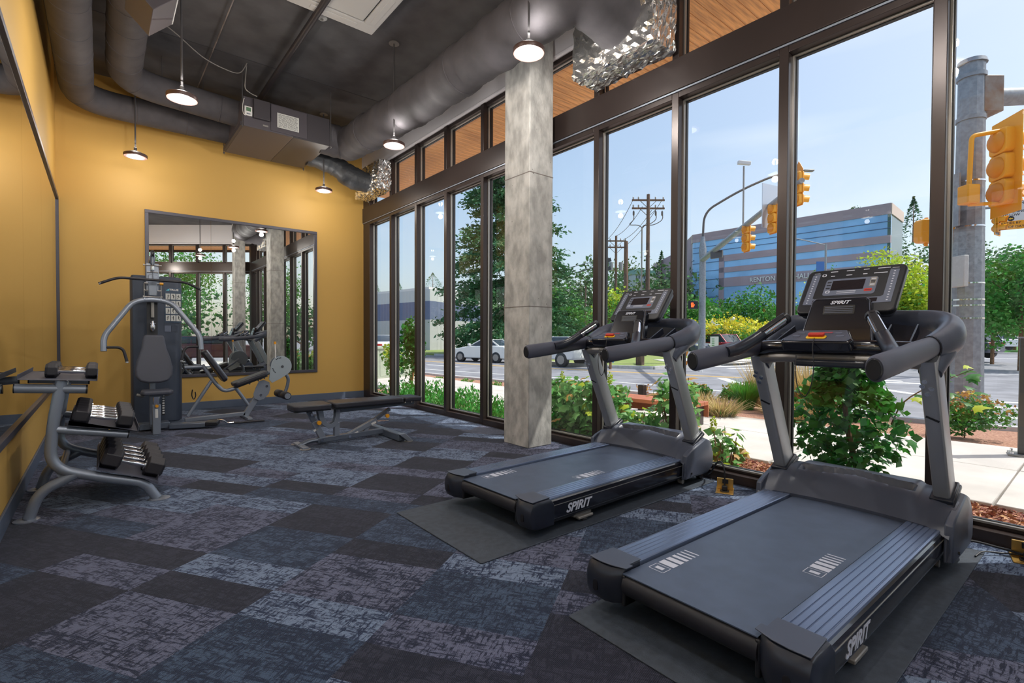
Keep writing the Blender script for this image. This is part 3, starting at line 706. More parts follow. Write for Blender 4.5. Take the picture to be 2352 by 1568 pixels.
        # levelling foot and lift arm
        g = G(); g.box((.40, s*.28, .03), (.56, s*.385, .05)); g.box((.42, s*.34, .018), (.55, s*.41, .034)); g.build('foot_bracket', M['lampcap'], t, bevel=.004)
        g = G(); g.lathe([(.032, 0), (.034, .006), (.030, .014), (.012, .016), (.011, .03)], (.49, s*.37, 0), 18); g.build('levelling_foot', M['rubber'], t)
    G().cyl((.092, -.262, cz), (.092, .262, cz), .040, 18).build('rear_roller', M['beltedge'], t)
    # motor hood: height field with side skirts
    W_ = .445
    def sstep(a, b, x): x = min(1, max(0, (x-a)/(b-a))); return x*x*(3-2*x)
    def hz_(x, y):
        f = abs(y)/W_
        xe = 1.60-.07*f*f            # curved rear edge
        r_ = min(1, max(0, (x-xe)/.24))
        h = .205+.135*(1-(1-r_)**2)
        h += .018*sstep(.30, .27, abs(y))*sstep(xe+.02, xe+.12, x)*sstep(1.97, 1.90, x)
        h -= .045*sstep(.27, .262, abs(y))*sstep(1.725+.03*(1-f*3), 1.735+.03*(1-f*3), x)*sstep(1.785+.03*(1-f*3), 1.775+.03*(1-f*3), x)
        h -= .20*sstep(1.82, 1.99, x)**2
        h -= .10*max(0, f-.80)/.2*.35
        return h
    def fn(u, v):
        y = (v*2-1)*W_; f = abs(y)/W_; xe = 1.60-.07*f*f; xf = 1.955-.05*f**3
        x = xe+(xf-xe)*u; return (x, y, hz_(x, y))
    nu, nv = 46, 70; g = G().grid(fn, nu, nv)
    rp = []
    for k in range(21):
        y = -.25+.5*k/20; f = abs(y)/W_; rp.append((1.755+.03*(1-f*3), y, hz_(1.755+.03*(1-f*3), y)+.004))
    G().tube(rp, .022, 8, ry=.004, upv=(0, 0, 1)).build('recess_shade_strip', M['recess'], t)  # dark strip laid in the groove, its tone stands in for shade
    # skirts
    ring = [fn(0, j/nv) for j in range(nv+1)]+[fn(i/nu, 1) for i in range(1, nu+1)]+[fn(1, 1-j/nv) for j in range(1, nv+1)]+[fn(1-i/nu, 0) for i in range(1, nu)]
    def low(p):
        x, y, z = p; f = abs(y)/W_
        if x < 1.62 and f < .98: return (x+.01, y, .17)
        return (x+(.0 if x < 1.8 else -.03), y*(.985), .07 if x > 1.56 else .06)
    k0 = len(g.v); n_ = len(ring)
    mid = [((p[0]+low(p)[0])/2+(.01 if p[0] > 1.8 else 0), p[1]*(1.012 if abs(p[1]) > .4 else 1), (p[2]*.55+low(p)[2]*.45)) for p in ring]
    g.v += ring+mid+[low(p) for p in ring]
    for b_ in range(2):
        for j in range(n_): a = k0+b_*n_+j; b = k0+b_*n_+(j+1) % n_; g.f.append((a, b, b+n_, a+n_))
    hood = g.build('motor_hood', M['tm_body'], t, ang=32)
    for s in (1, -1):
        # side cheek with the faceted shape
        ck = [(1.53, .055), (1.545, .235), (1.60, .262), (1.83, .335), (1.90, .31), (1.95, .20), (1.94, .10), (1.86, .055)]
        g = G(); m_ = len(ck); c0 = (1.74, .17)
        g.v += [(x, s*.425, z) for x, z in ck]+[(c0[0]+(x-c0[0])*.97, s*.458, c0[1]+(z-c0[1])*.95) for x, z in ck]+[(c0[0]+(x-c0[0])*.72+.02, s*.470, c0[1]+(z-c0[1])*.70-.01) for x, z in ck]
        for i in range(2):
            for j in range(m_): a = i*m_+j; b = i*m_+(j+1) % m_; g.f.append((a, b, b+m_, a+m_))
        g.f += [tuple(range(m_)), tuple(range(2*m_, 3*m_))]
        ckk = g.build('hood_cheek', M['tm_body'], t, bevel=.006, ang=30)
        G().cyl((1.60, s*.462, .10), (1.60, s*.474, .10), .007, 10).build('screw', M['beltedge'], ckk)
        # upright with collar
        p0, p1 = (1.775, s*.385, .30), (1.425, s*.385, 1.03)
        d = (Vector(p1)-Vector(p0)).normalized(); sd_ = Vector((0, 1, 0)); nn = d.cross(sd_)
        u_ = G(); sec = rrect(0, 0, .13, .068, .014, 3)
        m_ = len(sec)
        for c_ in (Vector(p0), Vector(p1)): u_.v += [tuple(c_+nn*a+sd_*b) for a, b in sec]
        for j in range(m_): u_.f.append((j, (j+1) % m_, (j+1) % m_+m_, j+m_))
        u_.f += [tuple(range(m_)), tuple(range(m_, 2*m_))]
        uo = u_.build('upright', M['silver'], t, ang=30)
        g = G()
        for k, w_ in ((0, .0), (1, .012)):
            q = Vector(p0)+d*(.045-k*.02); g.bar(q-d*.012, q+d*.012, .092+w_, .165+w_*1.5, nn)
        g.build('upright_collar', M['tm_dark'], t, bevel=.006)
        bf = uo
        for a, b in ((.10, .02), (.135, -.012), (.125, .035), (.165, .012)):
            q = Vector(p1)-d*a+nn*(-.066 if nn.x > 0 else .066)+sd_*b*.7
            g = G(); g.cyl(q+nn*(.004 if nn.x > 0 else -.004), q-nn*(.004 if nn.x > 0 else -.004), .011, 10); g.cyl(q, q-nn*(.006 if nn.x > 0 else -.006), .006, 6)
            g.build('bolt', M['steel'], uo)
        q = Vector(p1)-d*.30+nn*(-.0655 if nn.x > 0 else .0655); G().bar(q-sd_*.024-d*.012, q+sd_*.024+d*.012, .010, .003, nn).build('slot', M['gasket'], uo, smooth=False)
        # long foam side handle
        hp = [(.70, s*.372, .995), (.72, s*.372, .997), (.95, s*.375, 1.018), (1.20, s*.38, 1.045), (1.44, s*.384, 1.068)]
        G().tube(hp, [.030, .036, .037, .038, .038], 20, ry=[.044, .052, .052, .052, .05], upv=(0, 0, 1)).build('side_handle', M['foam'], t, ang=50)
        G().tube([(.694, s*.372, .9945), (.702, s*.372, .995)], [.024, .028], 20, ry=[.038, .043], upv=(0, 0, 1)).build('handle_end_cap', M['black'], t)
        G().tube([(1.425, s*.384, 1.066), (1.455, s*.385, 1.069)], .042, 20, ry=.056, upv=(0, 0, 1)).build('handle_collar', M['black'], t)
        # pulse grip
        b0, b1, b2 = Vector((1.06, s*.335, 1.048)), Vector((1.13, s*.30, 1.085)), Vector((1.30, s*.195, 1.215))
        g = G().tube([Vector((.98, s*.355, 1.035)), b0, b1, b1.lerp(b2, .35)], [.030, .033, .031, .029], 14, smooth=4); g.build('grip_arm', M['tm_dark'], t)
        g = G().tube([b1.lerp(b2, .3), b2.lerp(b1, .04)], .0265, 16); pgp = g.build('pulse_grip', M['steel'], t)
        dd = (b2-b1).normalized(); sx = Vector((0, 1, 0)).cross(dd).normalized()
        for e in (1, -1):
            G().bar(b1.lerp(b2, .3)+sx*e*.019, b2+sx*e*.019-dd*.01, .034, .020, sx).build('grip_strip', M['black'], pgp, bevel=.004)
        G().tube([b2-dd*.012, b2+dd*.006, b2+dd*.014], [.031, .031, .023], 16).build('grip_cap', M['black'], pgp)
    # crown ring around the front
    half = [(1.44, .386, 1.068), (1.53, .405, 1.085), (1.63, .418, 1.115), (1.73, .40, 1.155), (1.805, .33, 1.195), (1.845, .22, 1.215), (1.86, .08, 1.225)]
    path = [(x, y, z) for x, y, z in half]+[(x, -y, z) for x, y, z in reversed(half)]
    rr_ = [.044, .054, .058, .052, .042, .034, .030]; rys = [.056, .070, .078, .074, .060, .046, .040]
    pts, r1 = smoothpath([Vector(p) for p in path], rr_+rr_[::-1], 5); _, r2_ = smoothpath([Vector(p) for p in path], rys+rys[::-1], 5)
    G().tube(pts, r1, 18, ry=r2_, upv=(0, 0, 1)).build('crown', M['tm_body'], t, ang=60)
    for s in (1, -1):
        G().tube([(1.60, s*.405, 1.075), (1.55, s*.398, 1.045), (1.50, s*.39, 1.015), (1.455, s*.386, .975), (1.435, s*.385, .95)], [.05, .058, .058, .050, .044], 18, ry=[.055, .085, .092, .082, .075], upv=(1, 0, .3), smooth=3).build('shoulder_cover', M['tm_body'], t, ang=60)
    # inner bowl: lower tray, inner wall
    def bowl(u, v):
        a = -pi/2+pi*u; yy = .385*sin(a); xx = 1.42+.40*max(0, cos(a))**.55*1.0
        k = v; return (1.42+(xx-1.42)*(.55+.45*k)*1.0, yy*(.86+.14*k), 1.045+.15*k**1.6*(.35+.65*max(0, cos(a))))
    G().grid(bowl, 30, 8).build('cup_tray_wall', M['tm_dark'], t, ang=60)
    poly = [(1.38, -.33)]+[(1.42+.40*max(0, cos(-pi/2+pi*i/16))**.55*.55, .385*.86*sin(-pi/2+pi*i/16)) for i in range(17)]+[(1.38, .33)]
    G().prism([(x, y) for x, y in poly], 1.035, 1.05, 'z').build('tray_floor', M['tm_dark'], t)
    for s in (1, -1):
        for yy in (.20, .31): G().bar((1.40, s*yy, 1.05), (1.66, s*(yy-.02), 1.16), .008, .05).build('cup_divider', M['tm_dark'], t, bevel=.002)
    # crossbar
    cbp = [(1.41, .39, 1.05), (1.36, .30, 1.055), (1.33, .15, 1.06), (1.325, 0, 1.06), (1.33, -.15, 1.06), (1.36, -.30, 1.055), (1.41, -.39, 1.05)]
    cb = G().tube(cbp, .034, 16, ry=.042, upv=(0, 0, 1), smooth=5).build('crossbar', M['blackgloss'], t, ang=60)
    for s in (1, -1): G().bar((1.302, s*.15, 1.068), (1.318, s*.23, 1.068), .006, .030, (0, 0, 1)).build('crossbar_label', M['panel'], cb, smooth=False)
    G().tube([(1.43, .36, .99), (1.36, .24, 1.005), (1.345, 0, 1.01), (1.36, -.24, 1.005), (1.43, -.36, .99)], .05, 14, ry=.028, upv=(0, 0, 1), smooth=4).build('crossbar_underside', M['lampcap'], t)
    G().box((1.27, -.18, .965), (1.45, .14, 1.0)).build('speaker_box', M['tm_dark'], t, bevel=.01)
    # low keypad
    kM = frameM((1.275, .03, 1.118), (0, -1, 0), (.85, 0, .42))
    kp = [(-.155, -.06), (.155, -.06), (.165, -.03), (.12, .075), (-.12, .075), (-.165, -.03)]
    g = G(); g.prism(kp, -.055, 0, 'z', kM); ko = g.build('keypad', M['blackgloss'], t, bevel=.01, seg=3)
    kq = [(x*.93, y*.88) for x, y in kp]
    g = G(); g.prism(kq, .0, .0025, 'z', kM); g.build('keypad_face', M['tm_body'], ko, bevel=.001)
    g = G(); outl = [(x*.9, y*.84) for x, y in kp]
    for i in range(6):
        a, b = outl[i], outl[(i+1) % 6]; A = kM @ Vector((*a, .003)); B = kM @ Vector((*b, .003)); g.bar(A, B, .002, .001, kM.col[2][:3])
    g.build('face_outline', M['panel'], ko, smooth=False)
    for x, y, w_, h_, mm in ((-.085, .032, .03, .014, 'panel'), (-.10, .0, .034, .016, 'panel'), (.085, .032, .03, .014, 'panel'), (.10, .0, .034, .016, 'panel')):
        G().prism(rrect(x, y, w_, h_, .003), .0025, .004, 'z', kM).build('key', M[mm], ko)
    G().prism(rrect(-.028, .038, .046, .014, .004), .0025, .004, 'z', kM).build('start_key', mat('green key', (86, 140, 116), .4), ko)
    G().prism(rrect(.034, .038, .046, .014, .004), .0025, .004, 'z', kM).build('stop_key', mat('maroon key', (150, 70, 84), .4), ko)
    es = G().prism(rrect(0, -.018, .092, .034, .012), .0025, .008, 'z', kM).build('safety_key_ring', M['yel'], ko, bevel=.002)
    G().prism(rrect(.0, -.010, .074, .026, .008), .008, .024, 'z', kM).build('safety_key', M['red'], ko, bevel=.005, seg=3)
    G().tube([kM @ Vector((0, -.04, .012)), (1.215, .03, 1.06), (1.205, .02, .97), (1.20, .03, .87), (1.20, .06, .815), (1.21, .095, .86), (1.22, .11, .95), (1.25, .12, 1.02)], .0025, 6, smooth=5).build('safety_cord', M['cord'], t)
    # neck panel
    nk = [(.17, 0), (.17, .02), (.135, .235), (.12, .255), (-.12, .255), (-.135, .235), (-.17, .02), (-.17, 0)]
    nM = frameM((1.40, .0, 1.085), (0, -1, 0), (.34, 0, .94))
    no = G().prism(nk, -.06, 0, 'z', nM).build('neck', M['blackgloss'], t, bevel=.012, seg=3)
    g = G()
    for k in range(4): g.prism(rrect(0, .168+.010*k, .13, .005, .002), .0, .003, 'z', nM)
    g.build('vent_slot', M['tm_body'], no)
    g = G(); g.prism(rrect(0, .184, .145, .05, .004), -.001, .0012, 'z', nM); g.build('vent_recess', M['gasket'], no)
    text('lettering', 'SPIRIT', .026, M['mark'], no, nM @ Matrix.Translation((0, .225, .0016)), ext=.0004, shear=.35, bold=.0008, sx=1.25)
    g = G()
    for pts_ in (((-.165, .01), (-.13, .235)), ((-.13, .235), (-.115, .25)), ((-.115, .25), (.115, .25)), ((.115, .25), (.13, .235)), ((.13, .235), (.165, .01))):
        A, B = [nM @ Vector((*q, .001)) for q in pts_]; g.bar(A, B, .002, .002, nM.col[2][:3])
    g.build('neck_edge', M['panel'], no, smooth=False)
    # console
    cM = frameM((1.605, 0, 1.375), (0, -1, 0), (.215, 0, .26))
    W2, H2 = .46, .33
    body = rrect(0, 0, W2, H2, .035, 6); body = [(x*(1+.02*(y > 0)), y) for x, y in body]
    co = G().prism(body, -.035, 0, 'z', cM).build('console', M['black'], t, bevel=.008, seg=3)
    G().prism([(x*.96, y*.94) for x, y in body], -.07, -.03, 'z', cM).build('console_back', M['tm_body'], t, bevel=.015, seg=3)
    def plate(name, poly, z0, z1, mm, par=co): return G().prism(poly, z0, z1, 'z', cM).build(name, M[mm], par, smooth=False)
    U = [(-.205, .125), (-.165, .13), (-.165, -.055), (-.155, -.065), (.155, -.065), (.165, -.055), (.165, .13), (.205, .125), (.205, -.105), (.04, -.112), (.025, -.095), (-.025, -.095), (-.04, -.112), (-.205, -.105)]
    plate('key_panel', U, 0, .0012, 'panel')
    plate('display_surround', rrect(.0, .02, .245, .125, .016), 0, .0012, 'panel')
    plate('display', rrect(-.012, .032, .155, .072, .002), .0012, .002, 'screen')
    plate('small_display', rrect(-.135, -.086, .05, .024, .002), .0012, .002, 'screen'); plate('small_display', rrect(.115, -.086, .056, .026, .002), .0012, .002, 'screen')
    plate('logo_plate', [(-.036, -.116), (.036, -.116), (.022, -.092), (-.022, -.092)], .0012, .002, 'blue'); plate('logo_core', [(-.026, -.112), (.026, -.112), (.017, -.096), (-.017, -.096)], .002, .0024, 'black')
    text('logo_mark', 'S', .014, M['blue'], co, cM @ Matrix.Translation((0, -.104, .0026)), ext=.0002, bold=.0006, sx=1.4)
    plate('key', rrect(.103, .045, .028, .066, .004), .0012, .0018, 'lampcap')
    for y_, mm in ((.066, 'mark'), (.050, 'black'), (.040, 'black'), (.024, 'mark')): plate('key', rrect(.103, y_, .02, .007, .002), .0018, .0024, mm)
    plate('stop_key', rrect(.09, -.013, .036, .018, .005), .0012, .002, 'red'); plate('stop_mark', rrect(.09, -.013, .03, .004, .001), .002, .0024, 'black')
    for k in range(3): plate('key', rrect(-.105, .058-.022*k, .02, .008, .002), .0012, .002, 'black')
    plate('fan_key', rrect(-.10, -.014, .022, .020, .008), .0012, .002, 'mark'); plate('fan_symbol', rrect(-.10, -.014, .012, .012, .004), .002, .0023, 'panel'); plate('fan_key', rrect(-.145, .118, .022, .020, .008), 0, .0012, 'mark'); plate('fan_symbol', rrect(-.145, .118, .012, .012, .004), .0012, .0016, 'black')
    g = G(); rr = random.Random(2)
    for row, (y_, xs_) in enumerate(((.142, ((-.10, .036), (-.02, .038), (.055, .026), (.135, .056))), (.108, ((-.10, .02), (-.02, .028), (.055, .02), (.125, .06))))):
        for x_, w_ in xs_: g.prism(rrect(x_, y_, w_, .005, .001), 0, .001, 'z', cM)
    for s in (1, -1):
        for k in range(12): g.prism(rrect(s*.186, .112-.0185*k, .008, .006, .002), .0012, .0018, 'z', cM)
        g.prism(rrect(s*.186, .137, .03, .003, .001), 0, .001, 'z', cM); g.prism(rrect(s*.075, -.088, .028, .003, .001), .0012, .0018, 'z', cM)
    for k in range(2): g.prism(rrect(-.01, -.014-.012*k, .09, .003, .001), .0012, .0018, 'z', cM)
    g.build('print', M['mark'], co, smooth=False)
    # transport wheels and lift frame below the hood
    for s in (1, -1):
        g = G(); g.bar((1.56, s*.36, .05), (1.86, s*.36, .05), .03, .03); g.build('lift_frame', M['lampcap'], t, bevel=.003)
        G().cyl((1.86, s*.372, .034), (1.86, s*.408, .034), .034, 18).build('wheel', M['rubber'], t)
        G().cyl((1.86, s*.37, .034), (1.86, s*.412, .034), .016, 12).build('wheel_hub', M['steel'], t)
        G().cyl((1.60, s*.365, .024), (1.60, s*.40, .024), .018, 14).build('caster', M['lampcap'], t)
    return t
t1 = treadmill('near treadmill in the foreground, slate grey with silver uprights, nearest the camera', (1.52, .955), radians(-1.0))
t2 = treadmill('far treadmill beside the concrete column, slate grey with silver uprights', (1.765, 2.425), radians(1.3))
# ------------------------------------------------------------------ floor outlets and cords
def outlet(x, y, rz, label):
    t = T('floor_outlet', label, 'floor outlet', (x, y, 0), rz)
    G().prism(rrect(0, 0, .17, .12, .006), 0, .006, 'z').build('cover_plate', M['brass'], t, bevel=.002)
    G().box((.02, -.055, .006), (.032, .055, .085)).build('open_lid', M['brass'], t, bevel=.002)
    G().box((.012, -.022, .05), (.021, .018, .08)).build('lid_tab', M['cord'], t, bevel=.002)
    G().box((-.05, -.03, .006), (.0, .03, .012)).build('socket', M['black'], t, bevel=.002)
    G().box((-.04, -.018, .012), (-.012, .018, .045)).build('plug', M['cord'], t, bevel=.006)
    return t
outlet(3.50, 1.80, radians(25), 'open brass floor outlet between the two treadmills with a plug in it')
outlet(3.60, .27, radians(12), 'open brass floor outlet at the right edge beside the near treadmill')
tag(G().tube([(3.66, 2.02, .05), (3.60, 1.96, .09), (3.56, 1.90, .17), (3.52, 1.84, .20), (3.49, 1.80, .15), (3.475, 1.79, .05)], .006, 8, smooth=6).build('power_cord', M['cord']), 'black power cord looping from the far treadmill into the brass outlet', 'cord')
tag(G().tube([(3.37, .55, .03), (3.42, .50, .012), (3.47, .53, .03), (3.55, .48, .045), (3.60, .38, .03), (3.60, .30, .025), (3.575, .262, .035)], .006, 8, smooth=6).build('power_cord', M['cord']), 'black power cord running over the sunlit floor to the right edge outlet', 'cord')
tag(G().tube([(3.42, .44, .012), (3.5, .42, .02), (3.57, .36, .014), (3.6, .29, .02), (3.58, .25, .03)], .004, 8, smooth=6).build('power_cord', M['cord']), 'thin second cord beside the thicker cord at the right edge outlet', 'cord')

# ------------------------------------------------------------------ dumbbell rack
rk = T('dumbbell_rack', 'three-tier grey tube dumbbell rack by the left wall', 'dumbbell rack', (-.05, 4.15, 0))
X0, Y0 = -.05, 4.15
def pt(x, z, y=0): return (x-X0, y, z)
DY = .78
for y in (0, DY):
    post = fillet([pt(-.19, .835, y), pt(-.235, .56, y), pt(-.25, .30, y), pt(-.02, .205, y), pt(.22, .125, y), pt(.285, .01, y)], .12, 7)
    G().tube(post, .030, 18).build('frame_tube', M['gunmetal'], rk, ang=60)
    G().tube(fillet([pt(-.13, .245, y), pt(-.30, .16, y), pt(-.345, .01, y)], .09, 7), .030, 18).build('rear_leg', M['gunmetal'], rk, ang=60)
    G().cyl(pt(-.40, .80, y), pt(-.075, .775, y), .028, 16).build('shelf_arm', M['gunmetal'], rk)
    g = G(); g.cyl(pt(-.404, .8003, y), pt(-.398, .80, y), .029, 16); g.cyl(pt(-.077, .775, y), pt(-.068, .7745, y), .029, 16); g.build('arm_cap', M['black'], rk)
    G().cyl(pt(-.225, .535, y), pt(.13, .462, y), .024, 16).build('shelf_arm', M['gunmetal'], rk); G().cyl(pt(.13, .462, y), pt(.137, .4605, y), .025, 16).build('arm_cap', M['black'], rk)
    for x in (.30, -.355): G().lathe([(.062, 0), (.062, .006), (.05, .010), (.01, .011)], pt(x, 0, y), 28).build('foot_plate', M['gunmetal'], rk)
G().cyl(pt(-.235, .52, 0), pt(-.235, .52, DY), .02, 12).build('cross_tube', M['gunmetal'], rk); G().cyl(pt(-.20, .255, 0), pt(-.20, .255, DY), .02, 12).build('cross_tube', M['gunmetal'], rk)
SHELF = [((-.385, .852), (-.02, .826)), ((-.165, .560), (.185, .482)), ((-.03, .262), (.285, .135))]
for (xa, za), (xb, zb) in SHELF:
    d = Vector((xb-xa, 0, zb-za)); n_ = Vector((-d.z, 0, d.x)).normalized(); d.normalize(); A = Vector(pt(xa, za)); B = Vector(pt(xb, zb))
    e = A+n_*.022; f_ = B+n_*.022
    pr = [A, B, B+n_*.032, B+n_*.032-d*.004, B+n_*.003-d*.004, A+n_*.003+d*.004, A+n_*.032+d*.004, A+n_*.032]
    G().prism([(p.x, p.z) for p in pr], -.045, DY+.045).build('shelf', M['tray'], rk, bevel=.0015)
    g = G(); c_ = A.lerp(B, .5)
    for y in (0, DY):
        q = A.lerp(B, .6)-n_*.03; g.cyl((q.x, y, q.z), (q.x, y, q.z+.03), .008, 8)
    g.build('shelf_bolt', M['steel'], rk)
G().box((-.31, .1, .02), (-.30, .7, .02+.0)).v if False else None
def dumbbell_proto(L, R, hl):
    t = T('dumbbell', 'x', 'dumbbell')
    for s in (1, -1):
        a, b = s*hl/2, s*L/2
        g = G(); hexa = lambda r_: [(r_*cos(pi/6+pi/3*k), r_*sin(pi/6+pi/3*k)) for k in range(6)]
        for x, r_ in ((a, R*.80), (a+s*.012, R), (b-s*.014, R), (b, R*.82)): g.v += [(x, p[0], p[1]) for p in hexa(r_)]
        for i in range(3):
            for j in range(6): p = i*6+j; q = i*6+(j+1) % 6; g.f.append((p, q, q+6, p+6))
        g.f += [tuple(range(6)), tuple(range(18, 24))]
        g.build('head', M['rubber'], t, bevel=.004, ang=20)
        G().cyl((a-s*.006, 0, 0), (a+s*.004, 0, 0), R*.42, 18).build('collar', M['steel'], t)
    G().tube([(-hl/2, 0, 0), (-hl*.3, 0, 0), (0, 0, 0), (hl*.3, 0, 0), (hl/2, 0, 0)], [.0125, .0135, .0165, .0135, .0125], 16, smooth=4).build('handle', M['steel'], t, ang=60)
    return t
ordn = ['nearest', 'second', 'third', 'fourth', 'fifth', 'sixth']
for k, (nm, N, L, R, hl, ys0, pitch, xoff) in enumerate((('top', 3, .255, .050, .135, 4.30, .17, .055), ('middle', 5, .315, .060, .14, 4.21, .142, .0), ('bottom', 5, .355, .070, .14, 4.22, .156, .035))):
    (xa, za), (xb, zb) = SHELF[k]; tilt = atan2(za-zb, xb-xa); pr0 = dumbbell_proto(L, R, hl)
    for i in range(N):
        o = pr0 if i == 0 else dup(pr0)
        Rk = R*(1-.035*i); cx = (xa+xb)/2+xoff; cz = za+(zb-za)*((cx-xa)/(xb-xa))+.003+R*cos(pi/6)/cos(tilt)
        o.location = (cx, ys0+pitch*i, cz+.0015); o.rotation_euler = (0, tilt, 0)
        o['label'] = 'black hex dumbbell with chrome handle on the %s rack shelf, %s from the camera' % (nm, ordn[i]); o['group'] = 'dumbbells on the %s rack shelf' % nm

# ------------------------------------------------------------------ adjustable bench (x along the length)
bn = T('weight_bench', 'black padded adjustable weight bench on a grey frame in the middle of the floor', 'bench', (2.05, 5.20, 0), radians(-.5))
BX = 2.05
def pad(x0, x1, y0, y1, z, th, r, name, par, m='vinyl', M4=None, taper=0):
    g = G(); po = rrect((x0+x1)/2, 0, x1-x0, y1-y0, r, 6); po = [(x, y*(1-taper*(x-x0)/(x1-x0))) for x, y in po]
    g.prism(po, z, z+th, 'z', M4); return g.build(name, M[m], par, bevel=.014, seg=4)
s1 = pad(1.44-BX, 1.81-BX, -.16, .16, .375, .055, .06, 'seat_pad', bn, taper=-.1)
s2 = pad(1.83-BX, 2.62-BX, -.15, .15, .375, .055, .05, 'back_pad', bn); s3 = pad(2.625-BX, 2.84-BX, -.14, .14, .378, .05, .03, 'head_pad', bn)
g = G()
for a, b in ((1.45, 1.80), (1.84, 2.61)): g.box((a-BX, -.13, .363), (b-BX, .13, .376))
g.build('pad_board', M['black'], bn)
G().bar((1.90-BX, 0, .330), (2.80-BX, 0, .350), .04, .04).build('back_rail', M['gun2'], bn, bevel=.004)
g = G()
for x in (2.68, 2.76): g.cyl((x-BX, -.03, .36), (x-BX, .03, .36), .008, 8)
g.build('rail_bolt', M['steel'], bn)
arcp = [(1.70, .365), (1.715, .27), (1.745, .205), (1.80, .165), (1.86, .165), (1.905, .20), (1.925, .27), (1.93, .35), (1.885, .35), (1.88, .27), (1.865, .22), (1.83, .205), (1.79, .225), (1.765, .275), (1.75, .365)]
for y in (-.035, .035): G().prism([(x-BX, z) for x, z in arcp], y-.004, y+.004).build('pivot_plate', M['gunmetal'], bn, bevel=.002)
G().bar((1.90-BX, 0, .05), (1.90-BX, 0, .21), .06, .05).build('centre_post', M['gunmetal'], bn, bevel=.004)
G().bar((1.62-BX, 0, .35), (1.75-BX, 0, .07), .045, .05, (1, 0, 0)).build('seat_strut', M['gun2'], bn, bevel=.004)
G().bar((1.67-BX, 0, .245), (1.76-BX, 0, .055), .058, .062, (1, 0, 0)).build('strut_sleeve', M['gunmetal'], bn, bevel=.004)
G().bar((2.02-BX, 0, .055), (2.34-BX, 0, .195), .055, .05).build('back_strut_sleeve', M['gunmetal'], bn, bevel=.004)
G().bar((2.25-BX, 0, .155), (2.50-BX, 0, .30), .04, .036).build('back_strut', M['gun2'], bn, bevel=.003)
for q, w_ in (((2.10, .116), .05), ((2.30, .203), .05), ((1.68, .2), .04)):
    G().bar((q[0]-BX-w_/2, -.0285, q[1]-.05), (q[0]-BX+w_/2, -.0285, q[1]-.05+w_*.42), .001, .022).build('warning_label', M['plastic_w'], bn, smooth=False)
G().bar((1.70-BX, 0, .045), (2.42-BX, 0, .065), .06, .055).build('base_rail', M['gun2'], bn, bevel=.006)
G().tube([(1.72-BX, 0, .05), (1.62-BX, 0, .045), (1.53-BX, 0, .012)], .03, 12, ry=.022, smooth=4, upv=(0, 0, 1)).build('front_toe', M['gun2'], bn)
G().bar((1.54-BX, -.17, .014), (1.54-BX, .17, .014), .06, .018).build('front_foot_bar', M['gunmetal'], bn, bevel=.003)
g = G()
for y in (-.15, .15): g.lathe([(.05, 0), (.05, .006), (.03, .008)], (1.54-BX, y, 0), 20)
g.build('foot_pad', M['lampcap'], bn)
G().bar((2.45-BX, -.40, .045), (2.45-BX, .40, .045), .075, .075).build('rear_foot_bar', M['gun2'], bn, bevel=.008)
for y in (-.42, .42):
    G().prism([(2.40-BX, .09), (2.47-BX, .095), (2.56-BX, .008), (2.50-BX, .004)], y-.028, y+.028).build('foot_end', M['gunmetal'], bn, bevel=.004)
    G().lathe([(.045, 0), (.045, .005), (.02, .006)], (2.52-BX, y, 0), 20).build('foot_pad', M['lampcap'], bn)
G().cyl((2.53-BX, .30, .035), (2.53-BX, .36, .035), .033, 16).build('wheel', M['rubber'], bn)
G().tube([(2.42-BX, .2, .11), (2.44-BX, .2, .135), (2.58-BX, .2, .13)], .009, 8).build('carry_handle', M['steel'], bn)
for x, z in ((1.70, .235), (2.44, .235)):
    g = G(); g.cyl((x-BX, -.03, z), (x-BX, -.065, z), .010, 10); g.cyl((x-BX, -.06, z), (x-BX, -.085, z), .022, 20); g.build('pull_pin_knob', M['orange'], bn, bevel=.003)
g = G()
for x, z in ((1.91, .335), (1.64, .32), (1.74, .05), (2.03, .05), (2.46, .265)): g.cyl((x-BX, -.044, z), (x-BX, -.034, z), .015, 14); g.cyl((x-BX, .034, z), (x-BX, .044, z), .015, 14)
g.build('pivot_bolt', M['steel'], bn)
G().bar((2.20-BX, 0, .06), (2.26-BX, 0, .15), .035, .035).build('strut_stop', M['gunmetal'], bn, bevel=.003)
# ------------------------------------------------------------------ multi-gym
mg = T('multi_gym', 'multi-station gym machine with a slate weight tower in the back left corner', 'gym machine', (.52, 7.6, 0))
OX, OY = .52, 7.6
def q3(x, y, z): return (x-OX, y-OY, z)
# tower shroud with rounded sides
def tw(u):
    return 0
prof = [(.28, 7.44), (.295, 7.41), (.34, 7.40), (.70, 7.40), (.745, 7.41), (.775, 7.45), (.785, 7.52), (.785, 7.85), (.28, 7.85)]
G().prism([(x-OX, y-OY) for x, y in prof], .06, 1.83, 'z').build('weight_shroud', M['shroud'], mg, bevel=.006, ang=50)
G().prism([(x-OX, y-OY) for x, y in [(.30, 7.42), (.77, 7.42), (.77, 7.84), (.30, 7.84)]], .0, .07, 'z').build('tower_base', M['gun2'], mg)
